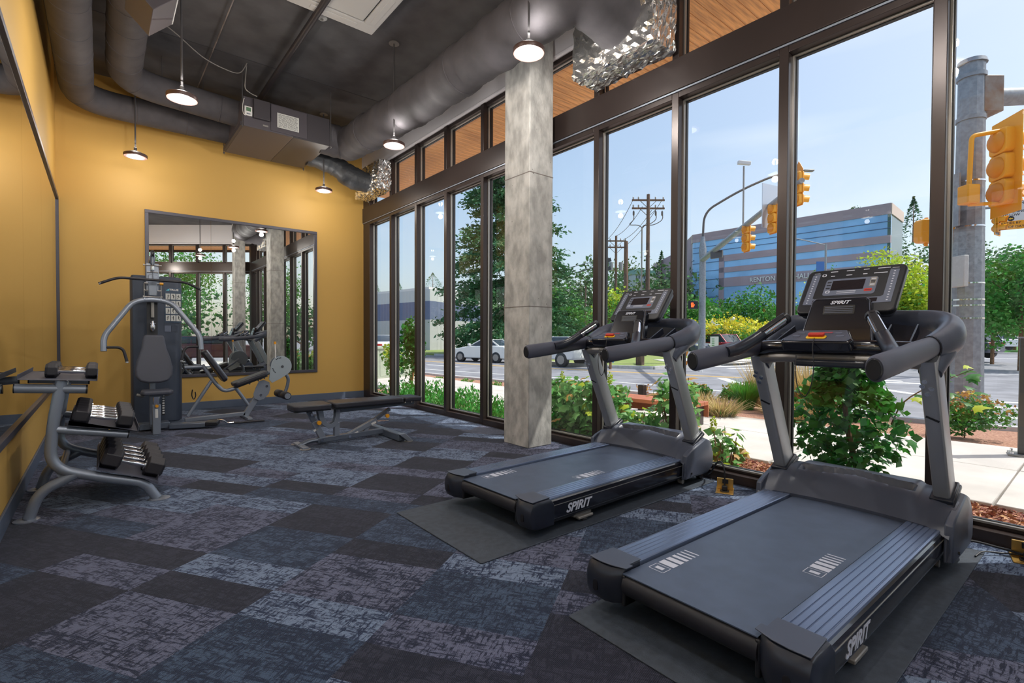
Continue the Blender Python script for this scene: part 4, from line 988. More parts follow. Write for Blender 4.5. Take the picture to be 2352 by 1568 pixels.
# exercise placard
pl_ = G().box(q3(.60, 7.396, 1.27), q3(.775, 7.3995, 1.70)).build('placard', mat('placard print', (52, 70, 92), .4), mg, smooth=False)
text('lettering', 'TRUE', .032, M['plastic_w'], pl_, frameM(q3(.695, 7.3935, 1.673), (1,0,0), (0,0,1)), ext=.0004, bold=.0008, sx=1.25)
G().prism([(.615-OX, 1.662), (.65-OX, 1.662), (.65-OX, 1.688)], 7.3925-OY, 7.3955-OY).build('logo', mat('teal print', (90, 190, 210), .4), pl_, smooth=False)
for r_ in range(4):
    for c_ in range(3):
        x = .612+.054*c_; z = 1.555-.088*r_; p = G().box(q3(x, 7.3925, z), q3(x+.046, 7.396, z+.072)).build('exercise_picture', M['paper'], pl_, smooth=False)
        g = G(); rr = random.Random(r_*3+c_)
        cx, cz = x+.023, z+.036
        g.box(q3(cx-.004+rr.uniform(-.006, .006), 7.3915, cz+.012), q3(cx+.005, 7.3925, cz+.024))
        g.bar(q3(cx, 7.392, cz+.014), q3(cx+rr.uniform(-.008, .008), 7.392, cz-.01), .001, .007); g.bar(q3(cx, 7.392, cz-.008), q3(cx+rr.uniform(-.016, .016), 7.392, cz-.028), .001, .005); g.bar(q3(cx, 7.392, cz+.008), q3(cx+rr.choice((-.016, .016)), 7.392, cz+rr.uniform(-.005, .015)), .001, .004)
        g.build('figure', M['ink'], p, smooth=False)
G().box(q3(.60, 7.396, 1.16), q3(.665, 7.3995, 1.235)).build('notice_label', M['panel'], mg, smooth=False); G().box(q3(.67, 7.396, 1.16), q3(.73, 7.3995, 1.235)).build('notice_label', M['shroud'], mg, smooth=False)
# mast
G().bar(q3(.455, 7.12, .05), q3(.455, 7.12, 1.98), .055, .075, (0, 1, 0)).build('mast', M['gunmetal'], mg, bevel=.006)
G().bar(q3(.455, 7.42, 1.86), q3(.455, 6.95, 1.99), .055, .06).build('top_boom', M['gunmetal'], mg, bevel=.006)
G().bar(q3(.455, 6.98, 1.93), q3(.455, 6.98, 1.60), .12, .05, (0, 1, 0)).build('press_bracket', M['gunmetal'], mg, bevel=.008)
G().bar(q3(.455, 6.955, 1.80), q3(.455, 6.955, 1.56), .085, .05, (0, 1, 0)).build('press_sleeve', M['gunmetal'], mg, bevel=.01)
G().tube([q3(.455, 6.93, 1.92), q3(.455, 6.93, 2.06)], .02, 12).build('boom_end', M['gun2'], mg)
for x, y, z, r_ in ((.455, 6.95, 2.03, .055), (.455, 7.00, 1.55, .03), (.455, 7.3, 1.95, .055)):
    G().lathe([(r_*.3, -.014), (r_, -.012), (r_*.9, -.004), (r_*.9, .004), (r_, .012), (r_*.3, .014)], q3(x, y, z), 24, Matrix.Rotation(pi/2, 4, 'Y')).build('pulley', M['black'], mg)
g = G()
for z, w_ in ((1.905, .085), (1.83, .05), (1.55, .09), (1.62, .08), (1.70, .075)):
    g.cyl(q3(.455-w_, 6.945, z), q3(.455+w_, 6.945, z), .006, 8)
    for s in (1, -1): g.cyl(q3(.455+s*w_, 6.945, z), q3(.455+s*(w_-.008), 6.945, z), .009, 8)
for s in (1, -1): g.cyl(q3(.455+s*.078, 6.945, 1.54), q3(.455+s*.078, 6.945, 1.70), .005, 8)
g.build('pivot_pin', M['lampcap'], mg)
G().cyl(q3(.52, 6.95, 1.70), q3(.555, 6.95, 1.70), .016, 14).build('pull_pin_knob', M['orange'], mg)
g = G(); g.tube([q3(.455, 6.91, 1.98), q3(.455, 6.91, 1.90)], .003, 6); g.lathe([(.004, 0), (.018, .01), (.018, .05), (.004, .06)], q3(.455, 6.91, 1.84), 10); g.build('cable_clip', M['steel'], mg)
# press arms
arm = fillet([q3(.02, 6.84, .945), q3(.02, 6.86, 1.10), q3(.275, 6.94, 1.49), q3(.455, 6.95, 1.525), q3(.635, 6.94, 1.49), q3(.90, 6.86, 1.11), q3(.905, 6.84, .95)], .14, 8)
G().tube(arm, .028, 16).build('press_arm', M['gunmetal'], mg, ang=60)
g = G()
for x in (.38, .53): g.tube([q3(x-.006, 6.95, 1.515), q3(x+.006, 6.95, 1.515)], .033, 16)
g.build('arm_collar', M['gunmetal'], mg)
for s, xo in ((1, .03), (-1, .895)):
    h = fillet([q3(xo, 6.84, .985), q3(xo+s*.15, 6.83, .985), q3(xo+s*.185, 6.82, .83)], .06, 6)
    ho = G().tube(h, .014, 12).build('press_handle', M['rubber'], mg); G().cyl(h[-1], Vector(h[-1])+Vector((0, 0, -.014)), .014, 12).build('handle_end', M['steel'], ho)
# lat bar
lb = fillet([q3(.0, 6.82, 1.665), q3(.145, 6.82, 1.735), q3(.76, 6.82, 1.725), q3(.895, 6.82, 1.655)], .06, 6)
lo = G().tube(lb, .014, 12).build('lat_bar', M['rubber'], mg)
for a, b in ((lb[0], lb[1]), (lb[-1], lb[-2])): a = Vector(a); b = Vector(b); G().cyl(a, a+(a-b).normalized()*.018, .014, 12).build('bar_end', M['steel'], lo)
g = G(); g.bar(q3(.455, 6.82, 1.72), q3(.455, 6.86, 1.72), .10, .03); g.tube([q3(.455, 6.86, 1.73), q3(.455, 6.92, 1.88)], .004, 6); g.build('bar_hanger', M['gun2'], mg)
# cable down the front with snap hook
g = G(); g.tube([q3(.455, 6.99, 1.52), q3(.455, 6.99, 1.32)], .016, 10); g.build('cable_sleeve', M['lampcap'], mg)
g = G(); g.lathe([(.006, 0), (.022, .02), (.024, .06), (.010, .10), (.008, .12)], q3(.455, 6.98, 1.16), 12); g.tube([q3(.43, 6.98, 1.25), q3(.48, 6.98, 1.25)], .008, 8); g.build('swivel', M['steel'], mg)
G().bar(q3(.455, 7.05, 1.50), q3(.455, 7.05, 1.05), .10, .02, (0, 1, 0)).build('back_plate', M['black'], mg)
# seat
bp = [(-.095, .26), (-.08, .28), (.08, .28), (.095, .26), (.115, .13), (.155, .0), (.175, -.10), (.17, -.18), (.13, -.245), (.05, -.265), (-.05, -.265), (-.13, -.245), (-.17, -.18), (-.175, -.10), (-.155, .0), (-.115, .13)]
G().prism(bp, -.03, .03, 'z', frameM(q3(.462, 6.93, .84), (1, 0, 0), (0, .12, 1))).build('back_cushion', M['vinyl2'], mg, bevel=.02, seg=4, ang=60)
sp2 = [(-.15, -.10), (-.12, -.16), (.12, -.16), (.15, -.10), (.13, .12), (-.13, .12)]
G().prism(sp2, .455, .505, 'z', Matrix.Translation(q3(.475, 6.86, 0))).build('seat_cushion', M['vinyl2'], mg, bevel=.018, seg=4, ang=60)
G().bar(q3(.475, 6.86, .43), q3(.475, 6.86, .455), .12, .12, (0, 1, 0)).build('seat_plate', M['gun2'], mg)
G().bar(q3(.475, 6.88, .0), q3(.475, 6.88, .34), .075, .075, (0, 1, 0)).build('seat_post', M['gunmetal'], mg, bevel=.006)
G().bar(q3(.475, 6.88, .34), q3(.475, 6.88, .45), .055, .055, (0, 1, 0)).build('seat_stem', M['steel'], mg, bevel=.004)
G().cyl(q3(.475, 6.842, .325), q3(.475, 6.80, .325), .016, 14).build('pull_pin_knob', M['orange'], mg)
G().box(q3(.462, 6.8405, .19), q3(.488, 6.8425, .29)).build('warning_label', M['plastic_w'], mg, smooth=False)
g = G()
for k in range(9): g.box(q3(.535, 6.93, .22+.028*k), q3(.555, 6.935, .236+.028*k))
g.build('number_strip', M['plastic_w'], mg, smooth=False); G().box(q3(.53, 6.935, .2), q3(.56, 6.94, .48)).build('number_plate', M['black'], mg)
G().bar(q3(.475, 6.90, .05), q3(.475, 7.45, .05), .07, .07).build('foot_rail', M['gun2'], mg, bevel=.006)
G().tube(fillet([q3(.36, 7.05, .42), q3(.36, 6.95, .43), q3(.30, 6.95, .45)], .03), .016, 10).build('seat_grip', M['lampcap'], mg); G().tube(fillet([q3(.58, 7.05, .42), q3(.58, 6.95, .43), q3(.63, 6.95, .45)], .03), .016, 10).build('seat_grip', M['lampcap'], mg)
g = G(); g.box(q3(.33, 7.12, .02), q3(.62, 7.3, .09)); g.build('base_plate', M['gun2'], mg, bevel=.005)
# leg station on the right
def L3(pts, y): return [q3(x, y, z) for x, z in pts]
G().tube(fillet(L3([(.80, .715), (1.02, .72), (1.0, .71)], 7.4)[:2]+[], .02), .022, 14).build('upper_tube', M['gunmetal'], mg)
G().tube(fillet(L3([(.99, .74), (1.14, .49), (1.23, .385), (1.37, .42)], 7.4), .12, 8), .024, 14).build('bench_tube', M['gunmetal'], mg)
G().tube(L3([(1.09, .53), (.83, .10)], 7.4), .021, 14).build('brace_tube', M['gunmetal'], mg); G().tube(L3([(1.37, .42), (1.53, .17)], 7.4), .022, 14).build('brace_tube', M['gunmetal'], mg)
G().bar(*L3([(.80, .055), (1.48, .075)], 7.4), .05, .05).build('base_rail', M['gunmetal'], mg, bevel=.006)
G().bar(*L3([(1.47, .03), (1.70, .42)], 7.4), .05, .075).build('inclined_post', M['gunmetal'], mg, bevel=.006)
G().bar(q3(1.50, 7.20, .02), q3(1.50, 7.62, .02), .06, .035).build('floor_bar', M['gunmetal'], mg, bevel=.005)
g = G()
for y in (7.2, 7.62): g.lathe([(.035, 0), (.035, .012), (.02, .014)], q3(1.50, y, 0), 16)
g.build('foot_pad', M['rubber'], mg)
bM = frameM(q3(1.145, 7.4, .735), (0, 1, 0), (-.50, 0, .80))
G().prism(rrect(0, 0, .24, .46, .05, 5), -.0, .055, 'z', bM @ Matrix.Diagonal((1, 1, -1, 1))).build('leg_back_pad', M['vinyl'], mg, bevel=.016, seg=4)
G().prism(rrect(0, 0, .06, .44, .01, 2), .0, .02, 'z', bM).build('pad_rail', M['gunmetal'], mg, bevel=.004)
sM = frameM(q3(1.55, 7.4, .515), (0, -1, 0), (.92, 0, .33))
G().prism(rrect(0, 0, .26, .45, .06, 5), .0, .055, 'z', sM).build('leg_seat_pad', M['vinyl'], mg, bevel=.016, seg=4)
G().prism(rrect(0, .0, .18, .40, .02, 3), -.02, .0, 'z', sM).build('pad_board', M['black'], mg)
g = G()
for y in (-.05, .06, .14): g.cyl(sM @ Vector((.10, y, -.02)), sM @ Vector((.13, y, -.02)), .010, 8)
g.build('pad_bolt', M['steel'], mg)
pp = [(1.64, .50), (1.70, .515), (1.77, .48), (1.785, .40), (1.76, .32), (1.70, .255), (1.64, .24), (1.585, .265), (1.57, .33), (1.60, .42)]
G().prism([(x-OX, z) for x, z in pp], 7.355-OY, 7.363-OY).build('side_plate', M['gunmetal'], mg, bevel=.002)
g = G()
for x, z in ((1.735, .43), (1.66, .315)): g.cyl(q3(x, 7.355, z), q3(x, 7.345, z), .016, 14)
g.build('plate_bolt', M['steel'], mg)
dk = [(1.92+.135*cos(a), .695+.14*sin(a)) for a in [radians(-60+240*i/20) for i in range(21)]]+[(1.76, .52), (1.80, .47), (1.90, .52)]
dko = G().prism([(x-OX, z) for x, z in dk], 7.335-OY, 7.345-OY).build('range_disc', mat('pale steel plate', (168, 178, 186), .35, .3), mg, bevel=.002)
g = G()
for a in range(4):
    for r0, a0 in ((.115, 95), (.115, 195)):
        th_ = radians(a0+a*10); x = 1.92+r0*cos(th_); z = .695+r0*sin(th_); g.cyl(q3(x, 7.334, z), q3(x, 7.336, z), .008, 8)
g.build('range_hole', M['gasket'], dko, smooth=False)
g = G(); g.cyl(q3(1.93, 7.335, .69), q3(1.93, 7.325, .69), .018, 14); g.build('axle_bolt', M['steel'], dko)
G().prism([(x-OX+.015, z) for x, z in dk[:21]], 7.46-OY, 7.468-OY).build('range_disc', M['gun2'], mg, bevel=.002)
G().tube(L3([(1.85, .80), (1.85, .90), (1.845, 1.0)], 7.36), .008, 8).build('release_lever', M['plastic_w'], mg); G().cyl(*L3([(1.845, 1.0), (1.845, 1.035)], 7.36), .015, 12).build('lever_knob', M['orange'], mg)
G().tube(fillet(L3([(1.97, .60), (2.02, .52), (2.0, .40), (1.96, .30)], 7.36), .06, 6), .022, 14).build('leg_arm', M['gun2'], mg)
G().cyl(q3(1.95, 7.30, .29), q3(1.95, 7.66, .29), .020, 12).build('roller_axle', M['steel'], mg)
for a, b in ((7.12, 7.31), (7.42, 7.62)): G().tube([q3(1.94, a, .30), q3(1.94, a+.012, .30), q3(1.94, b-.012, .30), q3(1.94, b, .30)], [.044, .052, .052, .044], 22).build('foam_roller', M['rubber'], mg, ang=50)
G().cyl(q3(1.94, 7.112, .30), q3(1.94, 7.12, .30), .038, 18).build('roller_cap', M['gunmetal'], mg)
G().tube([q3(1.68, 7.5, .52), q3(1.80, 7.5, .60), q3(1.92, 7.5, .69)], .02, 10).build('leg_arm', M['gun2'], mg)
# low row foot plate and strap
G().bar(q3(.62, 7.10, .045), q3(.98, 6.98, .045), .13, .06).build('low_pulley_housing', M['gun2'], mg, bevel=.01)
G().box((-.06, -.09, 0), (.07, .09, .055), Matrix.Translation(q3(1.03, 6.96, .03)) @ Matrix.Rotation(radians(-18), 4, 'Z')).build('foot_plate', M['black'], mg, bevel=.012)
for k, s in enumerate((-1, 1)): G().tube([q3(.86, 7.22+s*.02, .45), q3(.855, 7.22, .38), q3(.875, 7.22, .33), q3(.895, 7.22, .37), q3(.89, 7.22, .42)], .006, 8, smooth=4).build('strap_loop', M['black'], mg) if k == 0 else None
tag(G().tube(fillet([(1.22, 7.02, .03), (1.34, 6.98, .025), (1.42, 6.98, .025), (1.62, 7.0, .02)], .05), .013, 10).build('curl_bar', M['rubber']), 'short black cable bar lying on the floor in front of the gym machine', 'bar')
tag(G().tube([(1.10, 7.02, .085), (1.16, 7.0, .07), (1.20, 7.0, .035), (1.27, 6.99, .035)], .009, 8, smooth=5).build('chain_link_cable', M['steel']), 'bright cable end lying between the foot plate and the floor bar', 'cable')

# ------------------------------------------------------------------ elliptical trainer behind the camera (seen in the mirror)
el = T('elliptical_trainer', 'elliptical trainer near the front windows, seen in the framed mirror', 'exercise machine', (1.75, -.55, 0), radians(-140))
G().box((-.75, -.06, .02), (.75, .06, .10)).build('base_beam', M['gunmetal'], el, bevel=.01)
for x in (-.72, .72): G().box((x-.04, -.28, 0), (x+.04, .28, .06)).build('floor_bar', M['gun2'], el, bevel=.01)
G().prism([(.25, .08), (.75, .08), (.78, .45), (.6, .62), (.35, .5)], -.10, .10).build('drive_cover', M['tm_body'], el, bevel=.03)
G().cyl((.5, -.13, .34), (.5, .13, .34), .22, 28).build('crank_disc', M['gunmetal'], el)
G().bar((.62, 0, .5), (.48, 0, 1.30), .07, .09, (1, 0, 0)).build('mast', M['gunmetal'], el, bevel=.01)
G().box((.40, -.17, 1.28), (.47, .17, 1.50), Matrix.Translation((.1, 0, 0)) @ Matrix.Rotation(radians(-12), 4, 'Y')).build('console', M['black'], el, bevel=.015)
for s in (1, -1):
    G().bar((-.62, s*.14, .20), (.45, s*.16, .30), .05, .05).build('pedal_arm', M['gunmetal'], el, bevel=.008); G().box((-.35, s*.14-.08, .27), (.02, s*.14+.08, .31)).build('pedal', M['black'], el, bevel=.01)
    G().tube(fillet([(.30, s*.24, .30), (.34, s*.24, .95), (.18, s*.26, 1.20), (.20, s*.26, 1.60), (.28, s*.22, 1.72)], .1), .018, 12).build('swing_arm', M['gun2'], el)
    G().tube([(.19, s*.26, 1.28), (.20, s*.26, 1.58)], .024, 12).build('arm_grip', M['rubber'], el)
# ================================================================== outside
def dep(u, v, s):                      # a point of the street scene, from a bearing and a distance
    d = fw+r2*((u-1176)/1145)-u2*((v-792)/1145); return Vector((0, 0, H))+d*s
def gp(u, v, z=0.):
    d = fw+r2*((u-1176)/1145)-u2*((v-792)/1145); return Vector((0, 0, H))+d*((z-H)/d.z)
ZR, ZWK = -.45, -.04
M['asphalt'] = mat('asphalt', (140, 140, 146), .85, var=.1, vscale=1.5, bump=.3, bscale=40)
M['walk'] = mat('concrete pavement', (208, 202, 196), .85, var=.05, vscale=2, bump=.15, bscale=30)
M['curb'] = mat('concrete curb', (200, 198, 196), .85, var=.06)
M['mulch'] = mat('bark mulch', (140, 92, 72), .9, col2=(196, 152, 126), vscale=45, bump=1, bscale=60)
M['lawn'] = mat('dry grass verge', (150, 156, 92), .9, col2=(122, 146, 70), vscale=1.2)
M['paint_w'] = mat('white road paint', (236, 234, 230), .7); M['paint_y'] = mat('yellow road paint', (236, 190, 96), .7)
M['galv'] = mat('galvanised steel', (150, 154, 160), .45, .35, var=.08, vscale=14)
M['signal'] = mat('signal yellow', (250, 168, 30), .42); M['signal_d'] = mat('signal amber dark', (226, 140, 34), .45)
M['wood_pole'] = mat('weathered pole wood', (110, 88, 80), .85, var=.2, vscale=6, stretch=(6, 6, .5))
M['wire'] = mat('wire', (70, 72, 80), .5)
M['bark'] = mat('bark', (140, 104, 76), .85, var=.2, vscale=10)
M['leaf_maple'] = mat('maple leaf', (62, 128, 44), .42, island=.3, transl=.35)
M['leaf_hyd'] = mat('hydrangea leaf', (122, 172, 96), .5, island=.4, transl=.3)
M['leaf_hyd2'] = mat('autumn tinted leaf', (196, 150, 84), .5, island=.4, transl=.3)
M['leaf_gc'] = mat('ground cover leaf', (84, 160, 62), .5, island=.35, transl=.3)
M['leaf_con'] = mat('conifer needles', (60, 112, 64), .6, island=.4, transl=.15)
M['leaf_g'] = mat('tree leaf green', (78, 138, 52), .55, island=.35, transl=.3)
M['leaf_g2'] = mat('tree leaf mid green', (100, 156, 66), .55, island=.35, transl=.3)
M['leaf_y'] = mat('tree leaf lime', (190, 206, 60), .55, island=.3, transl=.35)
M['leaf_y2'] = mat('gold leaf', (226, 216, 60), .55, island=.2, transl=.35)
M['leaf_hill'] = mat('hillside leaf', (84, 120, 70), .65, island=.35, transl=.2)
M['grass_t'] = mat('tan grass', (196, 172, 118), .7, island=.25, transl=.3); M['grass_g'] = mat('green grass', (96, 164, 58), .6, island=.25, transl=.3)
# ground
g = G(); g.box((-400, -400, ZR-.3), (500, 500, ZR))
rd = struct(g.build('road', M['asphalt'], smooth=False))
mu = struct(G().prism([(3.9, -4), (4.82, -4), (4.80, 12.4), (3.9, 12.4)], -.30, -.07, 'z').build('planting_bed_inner', M['mulch'], smooth=False))
# pavement slabs, each its own piece
wk = struct(G().prism([(4.8, -9), (7.9, -9), (7.5, 1.3), (7.2, 3.6), (7.25, 24), (4.8, 24)], -.45, -.14, 'z').build('pavement_base', M['curb'], smooth=False))
def slab(poly, m='walk', z0=-.14, z1=ZWK, par=None):
    return G().prism(poly, z0, z1, 'z').build('paving_slab', M[m], par or wk, bevel=.006, seg=1)
yy = [-9, -7.4, -5.8, -4.2, -2.6, -1.0, .53, 2.05, 3.6, 5.2, 6.8, 8.4, 10.0, 11.6, 13.5, 15.5, 18, 21, 24]
def xo(y): return 7.55-.12*min(y, 3) if y > 0 else 7.55+.04*(-y)
for a, b in zip(yy[:-1], yy[1:]):
    slab([(4.82, a+.006), (6.18, a+.006), (6.18, b-.006), (4.82, b-.006)], 'walk'); slab([(6.192, a+.006), (xo(a), a+.006), (xo(b), b-.006), (6.192, b-.006)], 'walk')
# outer planting strip sloping down to the curb
def fz(x, y): return -.06-.30*max(0, (x-7.3)/3.2)
g = G(); pts_s = [(7.55, -6), (7.4, .3), (7.19, 3.0), (7.19, 24)]; pts_e = [(12.6, -3.0), (10.9, 1.5), (10.75, 6.5), (9.6, 14.5), (9.1, 24)]
def lerp_y(P, y):
    for a, b in zip(P[:-1], P[1:]):
        if a[1] <= y <= b[1]: t = (y-a[1])/(b[1]-a[1]); return a[0]+(b[0]-a[0])*t
    return P[0][0] if y < P[0][1] else P[-1][0]
def strip(u, v):
    y = -3+27*u; a = lerp_y(pts_s, y); b = lerp_y(pts_e, y); x = a+(b-a)*v; return (x, y, -.07-.28*v+.03*sin(x*5+y*3)*(v*(1-v))*2)
g.grid(strip, 80, 14); struct(g.build('planting_bed_outer', M['mulch']))
g = G(); pe = [(b[0], b[1]) for b in pts_e]
for a, b in zip(pe[:-1], pe[1:]): g.bar((a[0]+.08, a[1], -.36), (b[0]+.08, b[1], -.36), .17, .17)
struct(g.build('curb', M['curb'], bevel=.01))
# road markings
def line(name, pts, w_, m, lbl=None, dash=None):
    g = G()
    for a, b in zip(pts[:-1], pts[1:]):
        A = Vector((*a, ZR+.002)); B = Vector((*b, ZR+.002)); L = (B-A).length; d = (B-A)/L
        if dash:
            s = 0
            while s < L: g.bar(A+d*s, A+d*min(L, s+dash), w_, .006); s += dash*2.4
        else: g.bar(A, B, w_, .006)
    o = g.build(name, M[m], rd, smooth=False); return o
line('road_marking', [(11.0, 26), (12.0, 19.5), (13.3, 13.6), (13.9, 9.6), (13.9, 7.3)], .14, 'paint_w'); line('road_marking', [(8.8, 50), (11.0, 26)], .14, 'paint_w')
for dx in (0, .32): line('road_marking', [(13.2+dx, 50), (15.5+dx, 27), (16.2+dx, 20), (17.3+dx, 16), (18.2+dx, 12), (18.9+dx, 9.2)], .12, 'paint_y')
line('road_marking', [(18.3, 9.6), (15.1, 6.8), (13.7, 5.6)], .35, 'paint_w')
line('turn_arrow', [(13.75, 24), (14.0, 21.2)], .2, 'paint_w')
for k in range(8):
    a = gp(1640+34*k, 842+4.2*k, ZR); b = gp(1760+52*k, 838+6.2*k, ZR); line('crosswalk_bar', [(a.x, a.y), (b.x, b.y)], .42, 'paint_w')
for (u0, v0, u1, v1, w_) in ((2120, 822, 2352, 824, .3), (2250, 858, 2352, 861, .2), (2230, 920, 2352, 926, .3), (2210, 932, 2352, 938, .3), (1860, 868, 2100, 905, .3), (1840, 905, 2060, 930, .25), (2240, 955, 2352, 962, .3)):
    a = gp(u0, v0, ZR); b = gp(u1, v1, ZR); line('road_marking', [(a.x, a.y), (b.x, b.y)], w_, 'paint_w')
# far side verge and footpaths
fc = [gp(*p, ZR) for p in ((1000, 816), (1157, 826), (1290, 838), (1400, 845), (1500, 848), (1600, 843), (1680, 838), (1740, 833))]
poly = [(p.x, p.y) for p in fc]+[(90, 45), (90, 140), (20, 140)]
struct(G().prism(poly, ZR-.1, ZR+.13, 'z').build('far_verge', M['lawn'], smooth=False))
g = G()
for a, b in zip(fc[:-1], fc[1:]): g.bar((a.x, a.y, ZR+.07), (b.x, b.y, ZR+.07), .25, .16)
struct(g.build('far_curb', M['curb'], smooth=False))
fp = [gp(*p, ZR+.13) for p in ((1560, 836), (1700, 834), (1760, 826), (1600, 822), (1500, 826))]
struct(G().prism([(p.x, p.y) for p in fp], ZR+.13, ZR+.15, 'z').build('far_footpath', M['walk'], smooth=False))
a = [gp(*p, ZR) for p in ((2240, 812), (2352, 812), (2420, 812))]
struct(G().prism([(a[0].x-8, a[0].y+4), (120, -6), (150, 30), (70, 30)], ZR, ZR+.14, 'z').build('right_verge', mat('green bank', (84, 140, 60), .9, var=.2, vscale=.6), smooth=False))

# ---- helpers for plants
def blob(n, c, r, surf=.55):
    d = RNG.normal(size=(n, 3)); d /= np.linalg.norm(d, axis=1)[:, None]; return np.array(c)+d*np.array(r)*(surf+(1-surf)*RNG.random((n, 1))**.5)
def crown(n, c, R, Hh, k=26, bs=.42, flat=1):
    """points for a crown of k clumps inside an ellipsoid of radius R and height Hh centred on c"""
    P = []
    for _ in range(k):
        d = RNG.normal(size=3); d /= np.linalg.norm(d); d *= RNG.random()**.35*.72
        cc = np.array([c[0]+d[0]*R, c[1]+d[1]*R, c[2]+d[2]*Hh/2]); s = bs*(.7+.6*RNG.random())
        P.append(blob(n//k, cc, (R*s, R*s, Hh/2*s*flat)))
    return np.concatenate(P)
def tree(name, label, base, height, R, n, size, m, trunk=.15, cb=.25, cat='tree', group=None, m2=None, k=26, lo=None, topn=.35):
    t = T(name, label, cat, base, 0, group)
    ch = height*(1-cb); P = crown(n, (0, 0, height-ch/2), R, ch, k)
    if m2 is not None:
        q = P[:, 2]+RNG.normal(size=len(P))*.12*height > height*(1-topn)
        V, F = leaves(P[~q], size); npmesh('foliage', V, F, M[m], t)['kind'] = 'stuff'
        V, F = leaves(P[q], size); npmesh('top_foliage', V, F, M[m2], t)['kind'] = 'stuff'  # second leaf material towards the crown top
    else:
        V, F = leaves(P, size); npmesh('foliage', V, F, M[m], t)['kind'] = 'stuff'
    g = G(); g.tube([(0, 0, -.3), (.02*height, 0, height*.35), (0, .02*height, height*.8)], [trunk, trunk*.75, trunk*.25], 8)
    rr = random.Random(label)
    for _ in range(5):
        a = rr.uniform(0, 6.28); z = height*rr.uniform(cb*.9, .6); g.tube([(0, 0, z), (cos(a)*R*.6, sin(a)*R*.6, z+height*.18)], [trunk*.4, trunk*.1], 6)
    g.build('trunk', M['bark'], t)
    return t
def grass(name, label, p, h, n, r, m, lean=.5, m2=None, cat='grass'):
    t = T(name, label, cat, p)
    def blades(n_, h_, r_, mm, nm):
        a = RNG.random(n_)*2*pi; rr = RNG.random(n_)**.5*r_*.35; L = h_*(.55+.6*RNG.random(n_)); ln = lean*(.3+RNG.random(n_))
        b = np.stack([np.cos(a)*rr, np.sin(a)*rr, np.zeros(n_)], 1); dr = np.stack([np.cos(a), np.sin(a), np.zeros(n_)], 1); sd_ = np.stack([-np.sin(a), np.cos(a), np.zeros(n_)], 1)
        wd = .006+.005*RNG.random(n_); V = []
        for t_, w_ in ((0, 1), (.5, .8), (1, .1)):
            c = b+dr*(ln*L*t_**1.8)[:, None]+np.array([0, 0, 1])*(L*(t_-.28*ln*t_**2.2))[:, None]
            V += [c-sd_*(wd*w_)[:, None], c+sd_*(wd*w_)[:, None]]
        V = np.stack(V, 1).reshape(-1, 3); i = np.arange(n_)*6; F = np.concatenate([np.stack([i, i+1, i+3, i+2], 1), np.stack([i+2, i+3, i+5, i+4], 1)])
        npmesh(nm, V, F, M[mm], t)['kind'] = 'stuff'
    blades(n, h, r, m, 'blades')
    if m2: blades(n//2, h*.7, r*.7, m2, 'green_blades')
    return t
def leafmesh(kind):
    if kind == 'maple': pts = [(0, 0), (.14, .05), (.50, .10), (.36, .28), (.48, .50), (.24, .48), (.16, .62), (0, 1.0), (-.16, .62), (-.24, .48), (-.48, .50), (-.36, .28), (-.50, .10), (-.14, .05)]
    elif kind == 'oak': pts = [(0, 0), (.16, .12), (.36, .30), (.24, .40), (.34, .62), (.18, .68), (0, 1), (-.18, .68), (-.34, .62), (-.24, .40), (-.36, .30), (-.16, .12)]
    me = bpy.data.meshes.new('leaf'); n = len(pts)
    vs = [(x, y-.0, -.35*x*x-.18*y*y) for x, y in pts]+[(0, .4, .03)]
    me.from_pydata(vs, [], [(i, (i+1) % n, n) for i in range(n)]); me.shade_smooth(); return me
LM = {k: leafmesh(k) for k in ('maple', 'oak')}
def leafy(t, kind, P, size, mats, outward=None, rnd=None):
    rr = rnd or random.Random(11); base = {m: LM[kind].copy() for m in mats}
    for m in mats: base[m].materials.append(M[m])
    for p in P:
        m = rr.choices(mats, [3]+[1]*(len(mats)-1))[0]; o = bpy.data.objects.new('leaf', base[m]); COL.objects.link(o); o.parent = t; o.location = p
        s = size*rr.uniform(.65, 1.3); o.scale = (s, s, s)
        az = atan2(p[1], p[0])+rr.uniform(-1, 1); tilt = rr.uniform(-.9, .35); o.rotation_euler = Euler((tilt, rr.uniform(-.5, .5), az-pi/2), 'XYZ')
# ---- sapling maple right outside the window
mp_ = T('maple_sapling', 'leafy maple sapling right outside the window between the two treadmills', 'tree', (4.46, 1.33, -.07))
def mapP(n):
    P = []
    while len(P) < n:
        h_ = RNG.random()**.85*1.06+.02; R = .40*(1-abs(h_-.5)/.75)*(.75+.5*RNG.random()); a = RNG.random()*2*pi; q = RNG.random()**.45
        P.append((cos(a)*R*q*.75, sin(a)*R*q*1.1, h_))
    return P
leafy(mp_, 'maple', mapP(285), .088, ['leaf_maple'])
V, F = leaves(np.array(mapP(1500)), .07, .8); npmesh('inner_foliage', V, F, M['leaf_maple'], mp_)['kind'] = 'stuff'
g = G(); g.tube([(.10, -.1, -.02), (.03, -.03, .35), (0, 0, .6), (-.05, .06, 1.15)], [.028, .022, .018, .014], 8, smooth=4)
for k in range(9):
    a = k*2.4; z = .15+.1*k; g.tube([(.02, 0, z), (cos(a)*.18, sin(a)*.25, z+.12)], [.007, .003], 5)
g.build('stem', M['bark'], mp_)
br = T('maple_branch', 'single maple branch with lime leaves reaching right, behind the near treadmill right upright', 'plant', (4.5, .93, -.07))
rr = random.Random(5)
leafy(br, 'maple', [(.1*rr.uniform(-1, 1), -.02-.32*rr.random(), .72+.30*rr.random()) for _ in range(26)], .085, ['leaf_maple', 'leaf_y'], rnd=rr)
